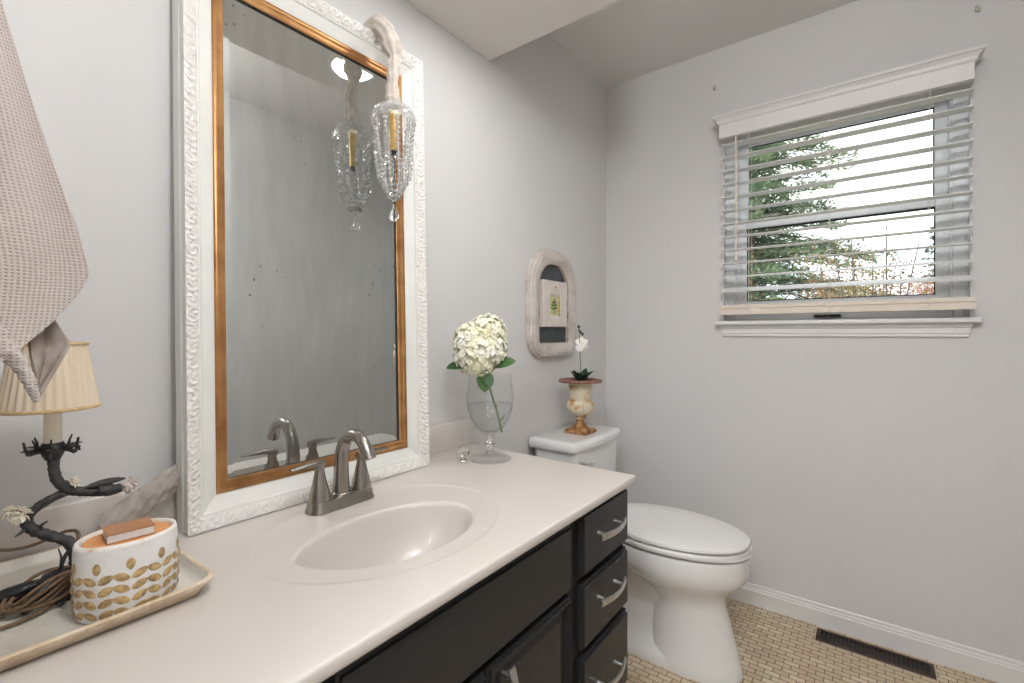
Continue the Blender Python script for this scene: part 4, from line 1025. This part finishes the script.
def interp(tab, z):
    if z <= tab[0][0]: return tab[0][1]
    for (a, b), (c, d) in zip(tab[:-1], tab[1:]):
        if z <= c: return b+(d-b)*(z-a)/(c-a)
    return tab[-1][1]
RT = [(1.05, .085), (1.13, .1160), (1.18, .1240), (1.215, .1255), (1.235, .1235), (1.28, .114), (1.346, .095), (1.41, .078), (1.48, .062), (1.56, .045), (1.64, .025)]
def bot(u):
    # hem climbs from low on the left to the flared right corner
    return interp([(0, 1.075), (.55, 1.112), (.72, 1.140), (.86, 1.172), (.96, 1.203), (1, 1.222)], u)
towel_sheet('front_fall', lambda z: interp(RT, z), lambda z: -.055+.03*max(0, (z-1.45)/.2), .660, M['towel'], 1.62, .006, 1.0, bottom=bot)
# corner hanging below: an outer lobe rolled forward and the inner side of the fold behind it
def setuv(bm):
    uvl = bm.loops.layers.uv.new('UVMap')
    for f in bm.faces:
        for lp in f.loops: lp[uvl].uv = (lp.vert.co.x, lp.vert.co.z)
bm = B(); tube(bm, spline([(.048, .668, 1.175), (.062, .666, 1.150), (.0725, .664, 1.134), (.079, .662, 1.118), (.0835, .662, 1.104), (.0860, .662, 1.092)], 7), [.020, .0165, .0125, .0085, .0070, .0060, .0035], 18, flat=.7, wob=.35)
setuv(bm); obj('rolled_corner', bm, M['towel'], tw, smooth=80)
bm = B(); rows = []
for i in range(13):
    t = i/12; row = []
    P0 = Vector((.080, .672, 1.165)).lerp(Vector((.086, .668, 1.094)), t); P1 = Vector((.101, .676, 1.176)).lerp(Vector((.114, .672, 1.150)), min(1, t*2.2)) if t < .45 else Vector((.114, .672, 1.150)).lerp(Vector((.0885, .667, 1.094)), ((t-.45)/.55)**1.25)
    for j in range(11):
        q = j/10; p = P0.lerp(P1, q); p.y += .010*math.sin(q*math.pi) + .002*math.sin(q*12+t*7); row.append(p)
    rows.append(row)
ringfaces(bm, rows, closed=False); bm.normal_update(); bmesh.ops.solidify(bm, geom=bm.faces[:], thickness=.0035)
setuv(bm); obj('folded_corner', bm, M['foldshade'], tw, smooth=80)
towel_sheet('back_fall', lambda z: interp(RT, z)-.025, lambda z: -.055, .685, M['towel'], 1.60, .005, 4.0, bottom=lambda u: 1.13+.04*u)
trg = thing('towel_ring', 'nickel towel ring on the wall at the left carrying the taupe towel', 'towel ring', (XF, .672, 1.66))
bm = B(); tube(bm, [(XF, .672, 1.72), (XF+.045, .672, 1.72)], [.012, .009], 16); lathe(bm, [(.024, 0), (.024, .004), (.018, .008)], (XF, .672, 1.72), 20)
for v in bm.verts[-60:]:
    dx, dz = v.co.x-XF, v.co.z-1.72; v.co.x = XF+dz; v.co.z = 1.72+dx
obj('post', bm, M['nickel'], trg)
bm = B(); n = 40; tube(bm, [(XF+.045+.062*math.sin(2*math.pi*i/n), .672, 1.658+.062*math.cos(2*math.pi*i/n)) for i in range(n+1)], .0045, 10); obj('ring', bm, M['nickel'], trg)

# ------------------------------------------------------------------ floor register
fr = thing('floor_register', 'dark bronze slotted floor vent set in the tile beside the far baseboard', 'floor vent', (2.165, -.01, 0))
bm = B(); x0, x1, y0, y1 = 2.112, 2.200, -.184, .160; ix, iy = .016, .014
def rv(i, z, j=None):
    j = i if j is None else j; return [Vector(p) for p in ((x0+i, y0+j, z), (x1-i, y0+j, z), (x1-i, y1-j, z), (x0+i, y1-j, z))]
ringfaces(bm, [rv(0, .0003), rv(.002, .004), rv(.006, .0055), rv(ix, .0055, iy), rv(ix, .0003, iy)])
n = 25
for i in range(n+1):
    y = y0+iy + (y1-y0-2*iy)*i/n; wv = .0018 if i not in (0, n) else .001
    box(bm, x0+ix-.001, x1-ix+.001, y-wv, y+wv, .0005, .0052)
obj('grille', bm, M['register'], fr, smooth=30)
bm = box(B(), x0+ix, x1-ix, y0+iy, y1-iy, .0002, .0007); obj('dark_duct_sheet', bm, M['black'], fr, smooth=0)  # black sheet standing in for the dark duct below the slots

# ------------------------------------------------------------------ soffit downlights, and fixtures added for the fill lights
def emit(name, c, s):
    N = NT(name); N.p.inputs['Emission Color'].default_value = (*c, 1); N.p.inputs['Emission Strength'].default_value = s
    N.l(N.ramp(N.noise(5), [(0, (.9, .9, .9, 1)), (1, (.95, .95, .95, 1))]), N.p.inputs['Base Color']); return N.m
M['lens'] = emit('lit_lamp_lens', (1, .95, .88), 3.0)
for x, lab in ((1.00, 'round recessed downlight in the soffit above the mirror, nearer the window'), (.30, 'round recessed downlight in the soffit above the lamp, nearer the door')):
    t = thing('recessed_light', lab, 'ceiling light', (x, .63, HS), 'recessed soffit lights')
    bm = B(); lathe(bm, [(.088, 0), (.088, -.003), (.078, -.005), (.074, -.001)], (x, .63, HS), 40, False, False); obj('trim_ring', bm, M['trim'], t)
    bm = B(); lathe(bm, [(.0745, -.0015), (.0745, -.0025)], (x, .63, HS), 40); obj('lens', bm, M['lens'], t, smooth=0)
t = thing('added_ceiling_light', 'added round flush opal fill light just inside the doorway, above the camera', 'ceiling light', (0.22, -.12, HC))  # unseen fixture added to go with the room fill
bm = B(); lathe(bm, [(.17, 0), (.17, -.018), (.162, -.022), (.158, -.018)], (0.22, -.12, HC), 40, True, False); obj('base_ring', bm, M['nickel'], t)
bm = B(); lathe(bm, [(.160, -.018), (.158, -.032), (.14, -.045), (.08, -.055), (.01, -.057)], (0.22, -.12, HC), 40, False, True); obj('opal_dish', bm, M['lens'], t)
t = thing('added_hall_light', 'added square fill light in the hall behind the camera', 'ceiling light', (-1.0, -.05, 2.44))  # unseen fixture added to go with the hall fill
bm = B(); box(bm, -1.24, -.76, -.29, .19, 2.39, 2.44, .01); obj('lens', bm, M['lens'], t)

# ------------------------------------------------------------------ outside: ground, trees, shrubs
M['grass'] = mat('lawn', (146, 144, 128), .9, c2=(168, 160, 142), nscale=3, bump=.6, bscale=40)
M['ndl1'] = mat('conifer_needles', (128, 152, 134), .7, c2=(184, 196, 152), nscale=2.0)
M['ndl2'] = mat('distant_conifer_needles', (104, 122, 108), .7, c2=(128, 140, 122), nscale=3)
M['shr1'] = mat('autumn_leaves', (190, 130, 96), .8, c2=(216, 170, 128), nscale=2)
M['shr2'] = mat('russet_leaves', (150, 112, 92), .8, c2=(180, 164, 104), nscale=3)
M['twig'] = mat('twig_bark', (92, 78, 70), .9, c2=(120, 106, 94), nscale=8)
M['dkleaf'] = mat('dry_dark_leaf', (74, 60, 56), .8, c2=(96, 70, 60), nscale=9)
GZ = -.45
bm = B(); n = 24
G = [[bm.verts.new((XW+.3+i*2.0, -24+j*2.0, GZ + .05*noise.noise(Vector((i*.5, j*.5, 0))))) for j in range(25)] for i in range(n)]
for i in range(n-1):
    for j in range(24): bm.faces.new((G[i][j], G[i+1][j], G[i+1][j+1], G[i][j+1]))
struct(obj('ground', bm, M['grass']), 'lawn outside the window')
def spray(bm, p, d, L, dens, size, droop=.25, wid=.35):
    """a conifer bough: thin rachis with drooping needle tufts either side"""
    d = d.normalized(); s = d.cross(Vector((0, 0, 1))).normalized()
    for i in range(dens):
        t = random.uniform(.12, 1); q = p + d*L*t + Vector((0, 0, -droop*L*t*t))
        w = wid*L*(1-t*.75); q = q + s*random.uniform(-w, w)*.6 + Vector((0, 0, random.uniform(-.05, .03)))
        a = (d*random.uniform(.2, 1) + s*random.uniform(-1, 1) + Vector((0, 0, random.uniform(-.5, .3)))).normalized(); b = a.cross(Vector((random.uniform(-.3, .3), random.uniform(-.3, .3), 1))).normalized()
        z = size*random.uniform(.6, 1.4)
        bm.faces.new([bm.verts.new(x) for x in (q-b*z*.16, q+a*z*.5-b*z*.2, q+a*z, q+a*z*.5+b*z*.2)])
def conifer(x, y, h, r, boughs, dens, size, m, label, zlow=.5):
    t = thing('conifer_tree', label, 'tree', (x, y, GZ))
    bm = B(); tube(bm, [(x, y, GZ), (x+.03, y, GZ+h*.5), (x, y, GZ+h)], [r*.07, r*.045, .01], 10); obj('trunk', bm, M['twig'], t)
    bm = B(); wood = B()
    for i in range(boughs):
        f = random.random()**.85; z = GZ + zlow + (h-zlow)*f; a = random.uniform(0, 2*math.pi); L = r*(1-f)**.75*random.uniform(.65, 1.08)
        d = Vector((math.cos(a), math.sin(a), random.uniform(-.05, .30)))
        spray(bm, Vector((x, y, z)), d, L, int(dens*max(.25, L/r)), size)
        dd = d.normalized(); p0 = Vector((x, y, z)); tube(wood, [p0, p0+dd*L*.5+Vector((0, 0, -.06*L)), p0+dd*L*.95+Vector((0, 0, -.24*L))], [.018, .004], 4)
    obj('bough', wood, M['twig'], t); obj('foliage', bm, m, t, smooth=0, recalc=False)
conifer(9.3, 1.75, 7.8, 2.9, 420, 560, .095, M['ndl1'], 'big green evergreen seen through the left half of the window blind')
conifer(19.5, -1.72, 5.2, 1.05, 90, 150, .12, M['ndl2'], 'small far grey green spruce at the right edge of the window')
def shrub(x, y, h, r, n, size, ms, label, name='shrub', cat='shrub', grp=None, twigs=14):
    t = thing(name, label, cat, (x, y, GZ), grp); wd = B(); bm = B()
    for i in range(twigs):
        a = random.uniform(0, 2*math.pi); q = random.uniform(.3, 1); top_ = Vector((x+math.cos(a)*r*q, y+math.sin(a)*r*q, GZ+h*random.uniform(.6, 1.08)))
        mid = Vector((x, y, GZ)).lerp(top_, .5) + Vector((random.uniform(-.1, .1), random.uniform(-.1, .1), .1)); tube(wd, [(x, y, GZ), mid, top_], [.014, .009, .003], 5)
        for k in range(n//twigs):
            f = random.uniform(.3, 1.02); c = mid.lerp(top_, (f-.3)/.7) if f > .3 else mid
            c = c + Vector((random.gauss(0, 1), random.gauss(0, 1), random.gauss(0, .8)))*r*.22
            a_ = Vector((random.gauss(0, 1), random.gauss(0, 1), random.gauss(0, 1))).normalized(); b = a_.cross(Vector((random.random(), .3, 1))).normalized(); z = size*random.uniform(.6, 1.3)
            bm.faces.new([bm.verts.new(v) for v in (c-a_*z*.5, c+b*z*.3, c+a_*z*.5, c-b*z*.3)])
    obj('branch', wd, M['twig'], t); obj('foliage', bm, ms, t, smooth=0, recalc=False)
for i, (x, y, h, r, m, lab) in enumerate((
        (5.5, 1.30, 2.42, .46, 'shr2', 'brown and yellow shrub outside behind the lower left panes of the window'),
        (5.5, .18, 2.30, .44, 'shr2', 'russet twiggy shrub outside below the evergreen boughs'),
        (14.0, .55, 3.00, .85, 'shr1', 'peach coloured autumn shrub outside left of the window centre line'),
        (16.0, -1.15, 2.95, .8, 'shr1', 'low orange autumn shrub outside just left of the far spruce'))):
    shrub(x, y, h, r, 14000, .030 if x < 8 else .05, M[m], lab, grp='autumn shrubs outside')
shrub(4.2, -.02, 2.30, .34, 84, .032, M['dkleaf'], 'nearly bare sapling with a few dark leaves in the middle of the window', 'sapling', 'sapling', None, 12)
